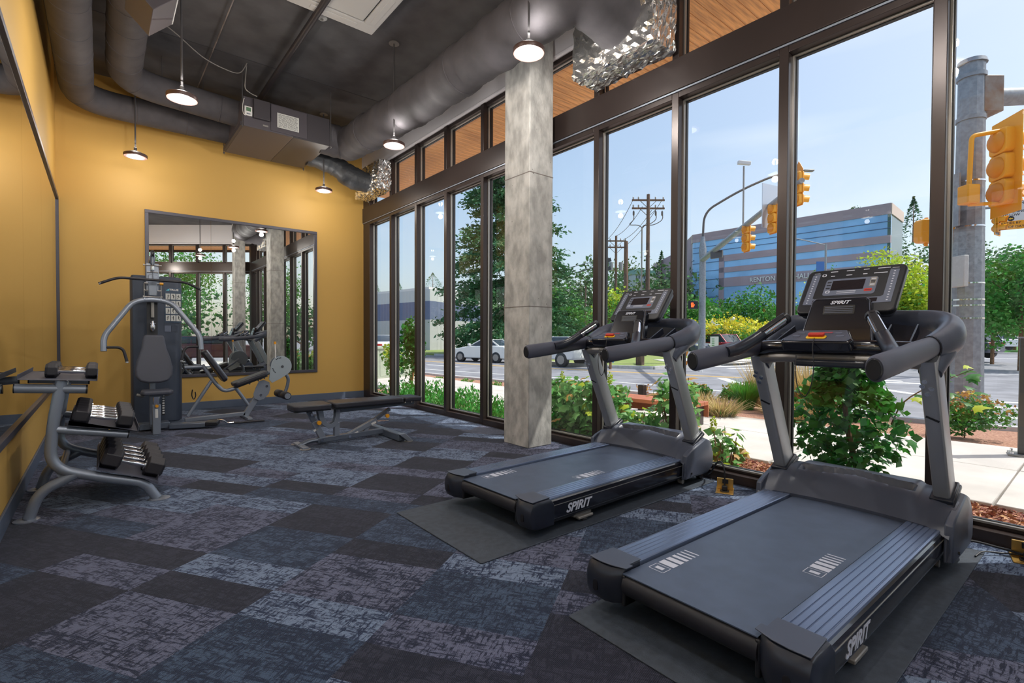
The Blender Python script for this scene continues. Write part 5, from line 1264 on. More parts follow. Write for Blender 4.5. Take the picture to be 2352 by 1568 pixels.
g = G(); g.tube([(0, .12, .55), (0, .05, .72), (.02, -.1, .85), (.03, -.32, .98)], [.005, .005, .004, .002], 6, smooth=3); g.tube([(0, 0, .75), (.02, -.25, .8)], [.004, .002], 5); g.build('stem', M['bark'], br)
# ---- oakleaf hydrangeas along the glass
def hydr(label, x, y, rx, ry, h, n, nb, flowers=0, seed=1, up=.0):
    t = T('hydrangea_bush', label, 'shrub', (x, y, -.07)); rr = random.Random(seed)
    P = []
    for _ in range(n): a = rr.uniform(0, 6.28); q = rr.random()**.4; z = h*(.08+.9*rr.random()**.8); e = (1-(z/h)**3*.5); P.append((cos(a)*q*rx*e, sin(a)*q*ry*e, z))
    leafy(t, 'oak', P, .13, ['leaf_hyd', 'leaf_hyd2', 'leaf_y'], rnd=rr)
    Q = np.array([(cos(a)*q*rx, sin(a)*q*ry, z) for a, q, z in zip(RNG.random(nb)*6.28, RNG.random(nb)**.5, RNG.random(nb)*h*.85)]); V, F = leaves(Q, .09, .7)
    npmesh('inner_foliage', V, F, M['leaf_hyd'], t)['kind'] = 'stuff'
    g = G()
    for k in range(9): a = rr.uniform(0, 6.28); g.tube([(cos(a)*.05, sin(a)*.05, 0), (cos(a)*rx*.6, sin(a)*ry*.6, h*rr.uniform(.5, .95))], [.008, .004], 5)
    g.build('stem', M['bark'], t)
    for k in range(flowers):
        a = rr.uniform(0, 6.28); c = np.array([rx*.55*cos(a), ry*.55*sin(a), h*(.9+.1*rr.random())]); V, F = leaves(blob(140, c, (.03, .03, .075)), .018, .9); npmesh('flower_cone', V, F, M['leaf_y'], t)['kind'] = 'stuff'
    return t
hydr('big oakleaf hydrangea with tan and green leaves right of the concrete column', 4.34, 3.92, .34, .60, .74, 230, 1500, 3, 1)
hydr('hydrangea between the uprights of the far treadmill, reaching above the others', 4.40, 2.78, .26, .22, .84, 70, 350, 0, 2)
hydr('low hydrangea at the left foot of the far treadmill hood', 4.30, 3.18, .24, .26, .46, 45, 260, 0, 3)
hydr('small hydrangea with a pale flower cone right of the far treadmill hood', 4.22, 2.18, .20, .16, .42, 26, 90, 1, 4)
# ground cover below the left windows
t = T('ground_cover', 'low leafy green ground cover outside the windows left of the concrete column', 'plant', (4.35, 6.4, -.07))
n = 5200; P = np.stack([(RNG.random(n)-.5)*.85, (RNG.random(n)-.5)*4.9, RNG.random(n)**.8*.36], 1); P[:, 2] *= .75+.35*np.sin(P[:, 1]*5+1)
d = np.stack([RNG.normal(size=n)*.5, RNG.normal(size=n)*.5, np.ones(n)], 1); V, F = leaves(P, .075, .38, dirs=d); npmesh('leaf_mass', V, F, M['leaf_gc'], t)['kind'] = 'stuff'
tree('young_tree', 'slim young tree with a tan stake outside the second window from the back corner', (4.75, 8.9, -.05), 1.55, .34, 900, .10, 'leaf_maple', .012, .12, k=18)
tag(G().cyl((4.78, 9.0, -.06), (4.95, 8.95, 1.35), .025, 8).build('tree_stake', mat('tan stake', (200, 150, 90), .7)), 'leaning tan wooden stake beside the slim young tree', 'stake')
tree('young_shrub', 'small lime shrub beyond the corner window at the far left', (5.15, 10.6, -.05), 1.2, .35, 500, .09, 'leaf_g2', .012, .12, k=14, m2='leaf_y')
# pale green low cabinet
gb = T('utility_cabinet', 'long low pale green utility cabinet outside the leftmost windows', 'cabinet', (5.35, 12.6, -.04), radians(17))
Mg = mat('pale green paint', (176, 186, 168), .5, var=.04)
G().box((-.3, 0, 0), (2.1, .9, .80)).build('body', Mg, gb, bevel=.01); G().box((-.34, -.04, .80), (2.14, .94, .86)).build('lid', Mg, gb, bevel=.01)
for k in range(3): G().box((-.25+.78*k, -.008, .06), (.48+.78*k, 0, .76)).build('door', Mg, gb, bevel=.004)
# shrubs of the outer strip
def shrub(label, u, v, z, h, r, n, m, m2=None, size=.06):
    p = gp(u, v, z); return tree('garden_shrub', label, (p.x, p.y, z-.05), h, r, n, size, m, .01, .02, cat='shrub', k=16, m2=m2, topn=.2)
shrub('round shrub with orange tips beside the traffic pole', 2215, 1003, -.13, .62, .46, 2300, 'leaf_g', 'leaf_hyd2', .05)
shrub('glossy green shrub left of the near treadmill left upright', 1690, 928, -.2, .50, .40, 1600, 'leaf_g', 'leaf_hyd2', .06)
shrub('shrub with orange tips behind the far treadmill right upright', 1600, 918, -.2, .48, .34, 1200, 'leaf_g', 'leaf_hyd2', .055)
shrub('tiny seedling shrub on the mulch behind the bench', 1478, 900, -.25, .28, .2, 160, 'leaf_hyd2', None, .05)
for k, (u, v) in enumerate(((1010, 874), (1075, 882), (1135, 888))): shrub('small weed on the planting strip seen through the %s window' % ('third', 'fourth', 'fifth')[k], u, v, -.12, .2, .2, 160, 'leaf_g2', None, .05)
for l, u, v, z, h, n, r, m, m2, ln in (('tall tan feather grass right of the near treadmill left upright', 1862, 948, -.12, .72, 900, .9, 'grass_t', 'grass_g', .62), ('feather grass clump left of the tall one', 1790, 935, -.15, .6, 380, .5, 'grass_t', None, .6),
        ('bright green grass clump in front of the glossy shrub', 1712, 936, -.18, .42, 520, .4, 'grass_g', None, .5), ('straw coloured low tuft near the pavement edge', 1606, 944, -.13, .30, 420, .5, 'grass_t', None, .8),
        ('green and straw tuft at the foot of the glossy shrub', 1655, 962, -.1, .28, 420, .5, 'grass_t', 'grass_g', .8), ('pale tuft right of the left upright foot', 1805, 970, -.1, .28, 340, .5, 'grass_t', None, .85),
        ('thin airy grass above the glossy shrub', 1745, 930, -.2, .75, 160, .5, 'grass_t', None, .35)):
    p = gp(u, v, z); grass('ornamental_grass', l, (p.x, p.y, z-.03), h*1.3, int(n*1.4), r, m, ln, m2)
# mulch chips near the glass
def chips(n, x0, x1, y0, y1, z):
    P = np.stack([x0+(x1-x0)*RNG.random(n), y0+(y1-y0)*RNG.random(n), z+.012*RNG.random(n)], 1); d = RNG.normal(size=(n, 3)); d[:, 2] *= .25; V, F = leaves(P, .035, .5, dirs=d); return V, F
V, F = chips(9000, 3.9, 4.8, -.6, 2.6, -.065); o = npmesh('bark_chips', V, F, mat('bark chip', (176, 122, 98), .85, island=.45), mu); o['kind'] = 'stuff'
# outdoor bench
ob = T('outdoor_bench', 'low wooden bench slab with dark metal legs on the pavement behind the far treadmill', 'bench', (5.9, 4.15, ZWK), radians(95))
for k in range(4): G().box((-.75, -.23+.118*k, .26), (.75, -.12+.118*k, .31)).build('slat', mat('orange bench wood', (190, 112, 74), .5, var=.1, vscale=3) if k == 0 else bpy.data.materials['orange bench wood'], ob, bevel=.005)
G().box((-.75, -.24, .10), (.75, -.22, .26)).build('apron', bpy.data.materials['orange bench wood'], ob, bevel=.004)
for x in (-.66, .66): G().box((x-.04, -.20, 0), (x+.04, .20, .26)).build('leg', M['bronze'], ob, bevel=.005)
tag(G().box((6.56, 4.72, ZWK), (6.66, 4.82, .36)).build('short_bollard', M['bronze'], bevel=.008), 'short square dark bollard behind the outdoor bench', 'bollard')
# black post on the right edge
bo = T('metal_post', 'tall dark square metal post with a base plate at the right edge of the picture', 'post', (7.02, .56, ZWK), radians(8))
G().box((-.05, -.05, .02), (.05, .05, 1.16)).build('post', mat('dark grey post', (84, 82, 80), .35, .3), bo, bevel=.006); G().box((-.12, -.12, 0), (.12, .12, .02)).build('base_plate', M['lampcap'], bo, bevel=.004)
g = G()
for a in (-.09, .09):
    for b in (-.09, .09): g.cyl((a, b, .02), (a, b, .045), .012, 8)
g.build('anchor_bolt', M['steel'], bo); G().box((-.056, -.056, 1.16), (.056, .056, 1.175)).build('cap', M['gunmetal'], bo)
# ---- traffic signals
def signal(label, p, face, s=1.0, n=3, plate=False, lens_front=False, bracket=True, group=None, small=False):
    """face: horizontal unit vector the lenses look along"""
    t = T('traffic_signal', label, 'traffic signal', p, atan2(face[1], face[0])-pi/2, group)     # local +y = facing direction
    h = .33*s
    for k in range(n):
        z = -h*k
        g = G(); g.prism(rrect(0, z-h/2, .31*s, h*.96, .05*s, 3), -.10*s, .06*s)
        hd = g.build('signal_section', M['signal'], t, bevel=.01*s)
        g = G(); g.lathe([(.135*s, 0), (.12*s, -.05*s), (.07*s, -.10*s), (.01*s, -.12*s)], (0, -.08*s, z-h/2), 18, Matrix.Rotation(radians(-90), 4, 'X')) if False else g.sph((0, -.09*s, z-h/2), .135*s, 16, 10, (1, .75, 1)); g.build('housing_back', M['signal_d'], hd)
        # visor: open tunnel
        g = G(); N = 14; r_ = .135*s; L = .27*s
        for i in range(N+1):
            a = radians(-40+260*i/N)
            for (yy_, rr_) in ((.06*s, r_), (L*(.75+.25*max(0, sin(a)))+.06*s, r_*1.02), (L*(.75+.25*max(0, sin(a)))+.06*s, r_*.95), (.06*s, r_*.93)): g.v.append((rr_*cos(a), yy_, z-h/2+rr_*sin(a)))
        for i in range(N):
            for j in range(3): a = i*4+j; g.f.append((a, a+1, a+5, a+4))
        g.build('visor', M['signal'], hd)
        G().cyl((0, .055*s, z-h/2), (0, .07*s, z-h/2), .12*s, 18).build('lens', M['blackgloss'], hd)
    if plate:
        G().prism([(-.27*s, .14*s), (.27*s, .14*s), (.27*s, -h*n-.12*s), (-.27*s, -h*n-.12*s)], .0, .012).build('backplate', M['signal'], t, bevel=.003)
    return t
FR = Vector((rt.x, rt.y, 0)); FV = Vector((fw.x, fw.y, 0)).normalized()
# near pole on the right
np_ = T('traffic_pole', 'thick galvanised traffic pole on the right with steel bands and a mast arm', 'pole', (11.6, 1.66, -.12))
G().tube([(0, 0, 0), (0, 0, 5.95)], [.24, .18], 12).build('shaft', M['galv'], np_, ang=20)
G().tube([(0, 0, 5.93), (0, 0, 6.0)], [.21, .19], 16).build('cap', M['galv'], np_)
for z in (5.0, 5.72): G().tube([(0, 0, z-.035), (0, 0, z+.035)], .205+.0, 20).build('clamp_ring', M['galv'], np_)
for z, r_ in ((3.92, .205), (3.15, .21), (2.18, .22), (1.90, .222), (1.80, .222), (1.58, .225)): G().tube([(0, 0, z-.012), (0, 0, z+.012)], r_+.004, 20).build('steel_band', M['steel'], np_)
cb_ = Vector((0, 0, 5.38))+FR*.22
G().bar(cb_-FR*.15, cb_+FR*.18, .34, .60).build('arm_bracket', mat('rusty galvanised plate', (150, 142, 134), .5, .3, col2=(132, 96, 74), vscale=4), np_, bevel=.01)
G().tube([cb_+FR*.15, cb_+FR*2.5+Vector((0, 0, .10)), cb_+FR*6+Vector((0, 0, .45))], [.145, .13, .10], 14).build('mast_arm', M['galv'], np_)
q = FR*-.42-FV*.0
G().box((-.04, -.22, 2.10), (.04, .22, 2.62), Matrix.Translation(FR*-.36-FV*.15) @ Matrix.Rotation(radians(-40), 4, 'Z')).build('control_box', mat('light grey box', (196, 196, 194), .5), np_, bevel=.01)
G().bar(FR*-.30+Vector((0, 0, 3.15)), FR*-.30+Vector((0, 0, 4.05)), .03, .30, FV).build('sign_blank', M['galv'], np_, bevel=.003)
g = G()
for z in (3.2, 4.0): g.bar(FR*-.30+Vector((0, 0, z)), FR*-.18+Vector((0, 0, z)), .03, .04)
g.build('sign_bracket', M['galv'], np_)
# signal with bracket arms
sface = (FR*.97-FV*.22).normalized()
sp_ = dep(2312, 296, 7.9)
signal('big yellow traffic signal seen from behind with a full backplate, next to the right pole', sp_, sface, 1.22, 3, True)
bt = dep(2232, 312, 7.95); bb = dep(2225, 440, 7.95); st = dep(2300, 300, 7.9); sb = dep(2300, 466, 7.9)
bk = T('signal_bracket', 'yellow tube bracket holding the big signal to the right pole', 'bracket', bb)
def rel(p, o): return Vector(p)-Vector(o)
G().tube(fillet([rel(bb, bb), rel(bt, bb), rel(st, bb)], .08), .034, 12).build('upper_arm', M['signal'], bk); G().tube([rel(dep(2225, 470, 7.95), bb), rel(sb, bb)], .028, 10).build('lower_arm', M['signal'], bk)
G().box((-.10, -.10, -.20), (.10, .10, .10), Matrix.Rotation(-yw, 4, 'Z')).build('terminal_box', M['signal'], bk, bevel=.02)
# pedestrian head from behind
pb = dep(2150, 532, 9.2)
ph = T('pedestrian_signal', 'yellow pedestrian signal box seen from behind, left of the right pole', 'pedestrian signal', pb, -yw)
G().prism(rrect(0, 0, .72, .42, .06, 4), -.12, .08).build('housing', M['signal'], ph, bevel=.015)
G().prism(rrect(0, 0, .60, .32, .03, 4), .08, .10).build('face', M['black'], ph)
g = G()
for x in (-.2, .2): g.cyl((x, -.02, -.27), (x, -.02, -.21), .03, 8); g.cyl((x, -.02, .21), (x, -.02, .25), .03, 8)
g.build('mount', M['signal'], ph)
G().cyl((.30, 0, .1), (.62, .1, .1), .025, 8).build('arm', M['signal'], ph)
# yield sign and small signal across the street
ys_ = dep(2322, 498, 20)
yt = T('yield_sign', 'white and yellow left turn yield sign on the far mast arm at the right', 'sign', ys_, -yw-radians(38))
G().box((-.44, 0, -.16), (.44, .02, .62)).build('panel', M['plastic_w'], yt, smooth=False); G().box((-.44, 0, -.50), (.44, .02, -.165)).build('amber_panel', M['signal'], yt, smooth=False)
TM = lambda z: frameM((0, -.004, z), (1, 0, 0), (0, 0, 1))
for z, s, sz in ((.52, 'LEFT TURN', .15), (.36, 'YIELD', .20), (.20, 'ON FLASHING', .13), (.07, 'YELLOW', .13)): text('lettering', s, sz, M['ink'], yt, TM(z), ext=.001, bold=.002)
for z, s in ((-.25, 'VARIES BY'), (-.40, 'TIME OF DAY')): text('lettering', s, .13, M['ink'], yt, TM(z), ext=.001, bold=.001)
G().cyl((0, -.006, -.07), (0, -.002, -.07), .10, 20).build('arrow_disc', M['ink'], yt); G().prism([(-.07, -.07), (-.01, -.02), (-.01, -.05), (.06, -.05), (.06, -.09), (-.01, -.09), (-.01, -.12)], -.010, -.006).build('arrow', M['yel'], yt)
ss = dep(2292, 478, 19.5)
sgn = signal('small traffic signal with dark lenses beside the yield sign', ss, -(FV*.85-FR*.5).normalized(), .95, 3)
G().prism([(-.26, .1), (.26, .1), (.26, -1.04), (-.26, -1.04)], -.03, -.018).build('backplate', M['black'], sgn); g = G()
for a, b in (((-.27, .11), (.27, .11)), ((.27, .11), (.27, -1.05)), ((.27, -1.05), (-.27, -1.05)), ((-.27, -1.05), (-.27, .11))): g.bar((a[0], -.0, a[1]), (b[0], -.0, b[1]), .03, .03)
g.build('yellow_border', M['signal'], sgn)
A = dep(2250, 478, 20.4); B = dep(2700, 440, 20.4)
tag(G().cyl(A, B, .07, 10).build('far_mast_arm', M['galv']), 'far mast arm carrying the yield sign at the right', 'mast arm')
# far mast arm pole on the left of the crossing
mpz = Vector((25.2, 14.35, ZR))
mpo = T('mast_arm_pole', 'tall grey mast arm pole with street lamp across the crossing', 'pole', mpz)
P1 = dep(1842, 414, 14.6)
G().tube([(0, 0, 0), (0, 0, 5.9)], [.20, .16], 12).build('shaft', M['galv'], mpo); G().tube([(0, 0, 5.9), (0, 0, 6.25), (0, 0, 7.0)], [.17, .20, .09], 12).build('taper', M['galv'], mpo)
la = dep(1845, 392, 27)-mpz; lbm = dep(1780, 402, 27)-mpz
G().tube(fillet([(0, 0, 6.9), (.1, 0, 8.35), tuple(dep(1700, 437, 27)-mpz), tuple(lbm), tuple(la)], .9, 8), .06, 8).build('lamp_arm', M['rod'], mpo)
G().bar(la, la+FR*.55, .22, .09).build('lamp_head', M['lampcap'], mpo, bevel=.02)
A0 = Vector((0, 0, 5.75)); A1 = P1-mpz
G().tube([A0, A0.lerp(A1, .5), A1], [.15, .12, .08], 12).build('mast_arm', M['galv'], mpo)
G().box((-.05, -.3, 0), (.05, .3, .35), Matrix.Translation(A0.lerp(A1, .22)+Vector((.1, 0, -.42)))).build('sign_back', M['rod'], mpo)
def onarm(u):
    # point of the arm at bearing u
    best = min((abs((lambda q: 1176+1145*((q-Vector((0,0,H))).dot(r2)/(q-Vector((0,0,H))).dot(fw)))(mpz+A0.lerp(A1, k/400))-u), k) for k in range(401))[1]; return mpz+A0.lerp(A1, best/400)
for u, l, s in ((1712, 'first yellow signal on the far mast arm, left of the mullion', 1.05), (1772, 'second yellow signal on the far mast arm, half hidden by the mullion', 1.0), (1829, 'yellow signal at the mast arm tip, right of the mullion', 1.0)):
    p = onarm(u); sg = signal(l, p+Vector((0, 0, -.0 if u < 1800 else .35))+FV*-.12, (FR*.98+FV*.2).normalized(), s, 3, False)
    G().prism([(-.17*s, .05), (-.17*s+.0, .05), (.17*s, .05), (.17*s, -1.02*s), (-.17*s, -1.02*s)][1:], -.0, .012).build('backplate', M['signal_d'], sg)
    if u > 1800: G().prism([(-.17, .05), (.17, .05), (0, .32)], 0, .012).build('plate_point', M['signal_d'], sg)
p = onarm(1760); tag(G().box((-.45, -.01, -.75), (.35, .01, .75), Matrix.Translation(p+FV*-.3) @ Matrix.Rotation(radians(-12), 4, 'Z')).build('sign_back', mat('bare aluminium sign', (190, 200, 214), .4, .4)), 'bare aluminium back of a sign on the far mast arm', 'sign')
p = onarm(1707); cm = T('traffic_camera', 'white traffic camera on a thin riser above the far mast arm', 'camera', p)
G().cyl((0, 0, 0), (0, 0, 2.45), .035, 8).build('riser', M['lampcap'], cm); G().bar(Vector((0, 0, 2.6))-FR*.24, Vector((0, 0, 2.56))+FR*.26, .16, .14).build('camera_body', M['plastic_w'], cm, bevel=.02)
ps = T('hand_signal', 'pedestrian signal showing an orange hand on the far mast arm pole', 'pedestrian signal', dep(1592, 700, 26.8), -yw)
G().box((-.24, -.08, -.22), (.24, .15, .22)).build('housing', M['black'], ps, bevel=.02)
hm = mat('lit orange hand', (255, 96, 40), .5, emit=1.6)
g = G(); g.box((-.14, -.09, -.13), (.00, -.082, .0))
for k in range(4): g.box((-.145+.038*k, -.09, .0), (-.117+.038*k, -.082, .11+.015*(k in (1, 2))))
g.bar((.0, -.086, -.07), (.05, -.086, .02), .008, .03); g.build('hand', hm, ps, smooth=False)

# ---- utility poles and wires
def upole(label, u, D_, ztop, w_, arms, r, base_z=-.5):
    p = dep(u, 700, D_); t = T('utility_pole', label, 'utility pole', (p.x, p.y, base_z))
    G().tube([(0, 0, 0), (0, 0, ztop-base_z)], [r*1.25, r*.8], 10).build('pole', M['wood_pole'], t)
    for z in arms:
        c = Vector((0, 0, z-base_z)); G().bar(c-FR*w_/2, c+FR*w_/2, .12, .14).build('crossarm', M['wood_pole'], t)
        g = G()
        for s in (-1, 1): g.bar(c+FR*s*.75, c+Vector((0, 0, -.7)), .04, .04)
        g.build('arm_brace', M['wire'], t)
        g = G()
        for f_ in (-.46, -.30, .22, .46): g.lathe([(.03, 0), (.07, .06), (.05, .12), (.07, .16), (.03, .24)], c+FR*w_*f_+Vector((0, 0, .07)), 8)
        g.build('insulator', M['lampcap'], t)
    return t, Vector((p.x, p.y, 0))
u1, c1 = upole('tall brown utility pole with two crossarms behind the far treadmill console', 1487, 43, 13.35, 2.8, (12.85, 12.15), .17)
G().tube([(-.45, .3, 0), (-.45, .3, 11.0)], .06, 8).build('conduit', M['lampcap'], u1)
g = G(); cc_ = Vector((-.45, .3, 11.0))
for f_, s in ((-1.25, 1), (.65, 1), (1.2, 1)): e = Vector((0, 0, 12.4))+FR*f_; g.tube([cc_, cc_+Vector((0, 0, .2))+FR*f_*.3, cc_+Vector((0, 0, .25))+FR*f_*.85, e+Vector((0, 0, -.7)), e], .035, 6, smooth=4)
g.build('cable_loop', M['wire'], u1)
g = G()
for f_ in (-1.25, .65, 1.2): g.lathe([(.03, 0), (.08, .1), (.08, .35), (.03, .45)], Vector((0, 0, 12.0))+FR*f_, 8)
g.build('terminator', M['wire'], u1)
u2_, c2 = upole('smaller utility pole with transformers left of the tall one', 1414, 55, 12.2, 2.2, (11.65, 10.95), .15)
for s in (-1, 1): G().cyl(FR*s*.55+Vector((0, 0, 8.9)), FR*s*.55+Vector((0, 0, 9.8)), .24, 12).build('transformer', M['galv'], u2_)
u3_, c3 = upole('plain brown pole stub between the two utility poles', 1437, 40, 8.75, 1, (), .19)
def wire(label, a, b, sag=.6, r=.025):
    a = Vector(a); b = Vector(b); pts = [a.lerp(b, k/12)-Vector((0, 0, sag*4*(k/12)*(1-k/12))) for k in range(13)]
    tag(G().tube(pts, r, 5).build('overhead_wire', M['wire']), label, 'wire')
for k, (fa, fb, za, zb) in enumerate(((-1.3, -1.0, 12.9, 11.8), (-.5, 0, 12.3, 12.2), (.3, .8, 12.0, 11.8), (1.2, 1.0, 12.9, 11.1))):
    wire('thin overhead wire between the two utility poles, %s of four from the left' % ('first', 'second', 'third', 'fourth')[k], c1+FR*fa+Vector((0, 0, za)), c2+FR*fb+Vector((0, 0, zb)), .4)
wire('dark overhead cable running left from the utility poles to behind the conifer', dep(1398, 604, 50), dep(1180, 662, 50), .1, .06); wire('upper thin cable running left from the utility poles to behind the conifer', dep(1398, 592, 50), dep(1180, 640, 50), .1, .03)
for k, (u, v) in enumerate(((1377, 603), (1376, 622))):
    tag(G().bar(dep(u-8, v+3, 48), dep(u+26, v-7, 48), .3, .35).build('cable_splice', M['wire']), 'dark cable splice hanging left of the smaller utility pole, %s one' % ('upper', 'lower')[k], 'splice box')
pz = dep(1345, 700, 70); tag(G().tube([(pz.x, pz.y, -.5), (pz.x, pz.y, 8.2)], [.14, .1], 8).build('wood_post', M['wood_pole']), 'thin distant wooden pole left of the second mullion right of the column', 'utility pole')

# ---- buildings
def bld(name, label): return T(name, label, 'building')
ch = bld('office_building', 'large office building with brown bands and blue ribbon windows behind the trees')
mb_ = mat('brown concrete band', (172, 152, 160), .7, var=.04, vscale=.1); mg_ = mat('glazing with painted sky reflection', (148, 196, 246), .25, .15, var=.1, vscale=.08); mm_ = mat('window line', (70, 96, 136), .3)  # blue of the reflected sky is put into the glazing colour
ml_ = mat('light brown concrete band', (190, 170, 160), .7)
c0 = dep(1592, 543, 146); c1_ = dep(2047, 467, 110.5); cl = dep(1557, 575, 172); cr = dep(2074, 484, 119)
c0.z = c1_.z = cl.z = cr.z = 30.9
zs = 30.9
def facade(A, B, mband, mglass, full=True):
    A = Vector((A.x, A.y, 0)); B = Vector((B.x, B.y, 0)); d = (B-A).normalized(); n = Vector((d.y, -d.x, 0))
    if n.dot(Vector((0, 0, 0))-A) < 0: n = -n
    L = (B-A).length
    def panel(nm, s0_, s1_, z0, z1, mm, out=.0, th=.6):
        g = G(); p = [A+d*s0_+n*out, A+d*s1_+n*out, A+d*s1_-n*th, A+d*s0_-n*th]; g.prism([(q.x, q.y) for q in p], z0, z1, 'z'); return g.build(nm, mm, ch, smooth=False)
    return panel, L, A, d, n
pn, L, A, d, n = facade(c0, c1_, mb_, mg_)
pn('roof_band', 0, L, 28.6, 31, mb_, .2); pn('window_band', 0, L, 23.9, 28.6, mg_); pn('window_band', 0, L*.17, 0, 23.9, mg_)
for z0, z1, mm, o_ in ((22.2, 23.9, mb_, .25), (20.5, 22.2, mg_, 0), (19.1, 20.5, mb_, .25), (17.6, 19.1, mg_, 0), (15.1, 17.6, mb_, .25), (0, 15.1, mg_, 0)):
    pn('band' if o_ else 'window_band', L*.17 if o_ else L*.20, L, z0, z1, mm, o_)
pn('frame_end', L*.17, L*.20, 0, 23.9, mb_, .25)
g = G()
for z in (25.5, 27.0):
    p = [A+n*.06, A+d*L+n*.06]; g.bar((p[0].x, p[0].y, z), (p[1].x, p[1].y, z), .1, .14)
for z in (2.5, 5, 7.5, 10, 12.5, 15, 17.5, 20, 22.4): p = [A+n*.06, A+d*L*.17+n*.06]; g.bar((p[0].x, p[0].y, z), (p[1].x, p[1].y, z), .1, .14)
g.build('window_transom', mm_, ch, smooth=False)
def bear(q): q = q-Vector((0, 0, H)); return 1176+1145*q.dot(r2)/q.dot(fw)
s_t = min((abs(bear(A+d*(L*k/400)+Vector((0, 0, 16.3)))-1791), L*k/400) for k in range(401))[1]
TMx = frameM(A+d*s_t+n*.5+Vector((0, 0, 16.3)), d if d.dot(FR) > 0 else -d, (0, 0, 1))
text('lettering', 'RENTON CITY HALL', 1.75, M['plastic_w'], ch, TMx, ext=.08, bold=.02, sx=.92)
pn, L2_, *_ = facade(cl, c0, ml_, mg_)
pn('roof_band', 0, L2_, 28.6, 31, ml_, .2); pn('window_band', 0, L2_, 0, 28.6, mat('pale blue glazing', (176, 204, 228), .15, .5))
g = G()
for z in (3, 6.4, 9.8, 13.2, 16.6, 20.0, 23.4): g.bar((cl.x-.1, cl.y-.3, z), (c0.x-.3, c0.y-.3, z), .3, .2)
g.build('window_transom', mm_, ch, smooth=False)
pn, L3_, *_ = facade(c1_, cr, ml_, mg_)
pn('roof_band', 0, L3_, 28.6, 31, mat('concrete band painted sunlit', (222, 200, 186), .7), .2); pn('window_band', 0, L3_, 0, 28.6, mat('glazing painted with dark tree reflection', (74, 96, 88), .15, .5))  # sunlight and a tree reflection are put into this side's colours
g = G(); g.prism([(q.x, q.y) for q in (cl+FV*2, c0+FV*2, c1_+FV*2, cr+FV*2, cr+FV*30, cl+FV*30)], 0, 30.5, 'z'); g.build('core', mb_, ch, smooth=False)
wh = bld('warehouse', 'grey and blue metal warehouse across the street on the left')
wA = dep(860, 790, 58); wB = dep(985, 790, 51); wC = dep(1110, 790, 60)
for A_, B_, nm in ((wA, wB, 'wall'), (wB, wC, 'wall')):
    A2 = Vector((A_.x, A_.y, 0)); B2 = Vector((B_.x, B_.y, 0)); d = (B2-A2).normalized(); L = (B2-A2).length
    for z0, z1, mm in ((-.5, 2.8, mat('pale corrugated metal', (186, 186, 190), .6)), (2.8, 4.7, mat('blue grey corrugated metal', (104, 114, 146), .6)), (4.7, 5.9, mat('light corrugated metal', (200, 202, 204), .6))):
        g = G(); s = 0; N = int(L/.6)
        nn_ = Vector((d.y, -d.x, 0))
        pr = []
        for k in range(N+1): q = A2+d*min(L, k*.6); pr += [(q.x, q.y), ((q+d*.3+nn_*.06).x, (q+d*.3+nn_*.06).y)]
        back = A2-nn_*3+d*L*.0; pr += [((A2+d*L-nn_*1).x, (A2+d*L-nn_*1).y), ((A2-nn_*1).x, (A2-nn_*1).y)]
        g.prism(pr, z0, z1, 'z'); g.build('wall_cladding', mm, wh, smooth=False)
g = G(); g.prism([(q.x, q.y) for q in (wA, wB, wC, wC+FV*25, wA+FV*25)], 5.9, 6.15, 'z'); g.build('roof', M['plastic_w'], wh, smooth=False)
g = G(); q = wA.lerp(wB, .35); g.bar((q.x, q.y-.2, .2), (q.x+2.4, q.y-1.0, .2), .1, 1.6); g.build('dock_door', M['gunmetal'], wh, smooth=False)
hb = bld('apartment_house', 'white apartment house with green roofs on the distant hillside'); p = dep(1462, 640, 160)
Mh = Matrix.Translation(dep(1470, 648, 160)) @ Matrix.Rotation(-yw+.3, 4, 'Z') @ Matrix.Diagonal((.27, .4, .55, 1))
G().box((-11, -5, -6), (4, 5, 4), Mh).build('wing', mat('pale blue siding', (200, 212, 220), .7), hb, smooth=False); G().box((4, -6, -8), (16, 5, 3), Mh).build('wing', M['plastic_w'], hb, smooth=False)
G().prism([(-12, 4), (17, 3), (14, 6.5), (-9, 7)], -6, 6, 'y', Mh).build('roof', mat('green roof', (110, 156, 146), .7), hb, smooth=False)
g = G()
for i in range(4):
    for j in range(3): g.box((-10+3.4*i, -5.15, -4+2.8*j), (-8.4+3.4*i, -5, -2.4+2.8*j), Mh)
g.build('window', mat('dark far window', (90, 104, 120), .3), hb, smooth=False)
q = dep(1296, 782, 60); tag(G().box((-2.6, -1.5, -1), (2.0, 1.5, 2.0), Matrix.Translation(q) @ Matrix.Rotation(-yw, 4, 'Z')).build('storage_shed', mat('tan siding', (205, 186, 160), .7), bevel=.03), 'small tan shed beyond the road right of the concrete column', 'shed')
vn = dep(1582, 772, 54); tag(G().box((-1.6, -2.5, -2.2), (2.4, 2.5, 1.25), Matrix.Translation(vn) @ Matrix.Rotation(-yw, 4, 'Z')).build('box_trailer', mat('pale grey trailer', (188, 194, 206), .6), bevel=.05), 'pale grey box trailer behind the far mast arm pole', 'trailer')

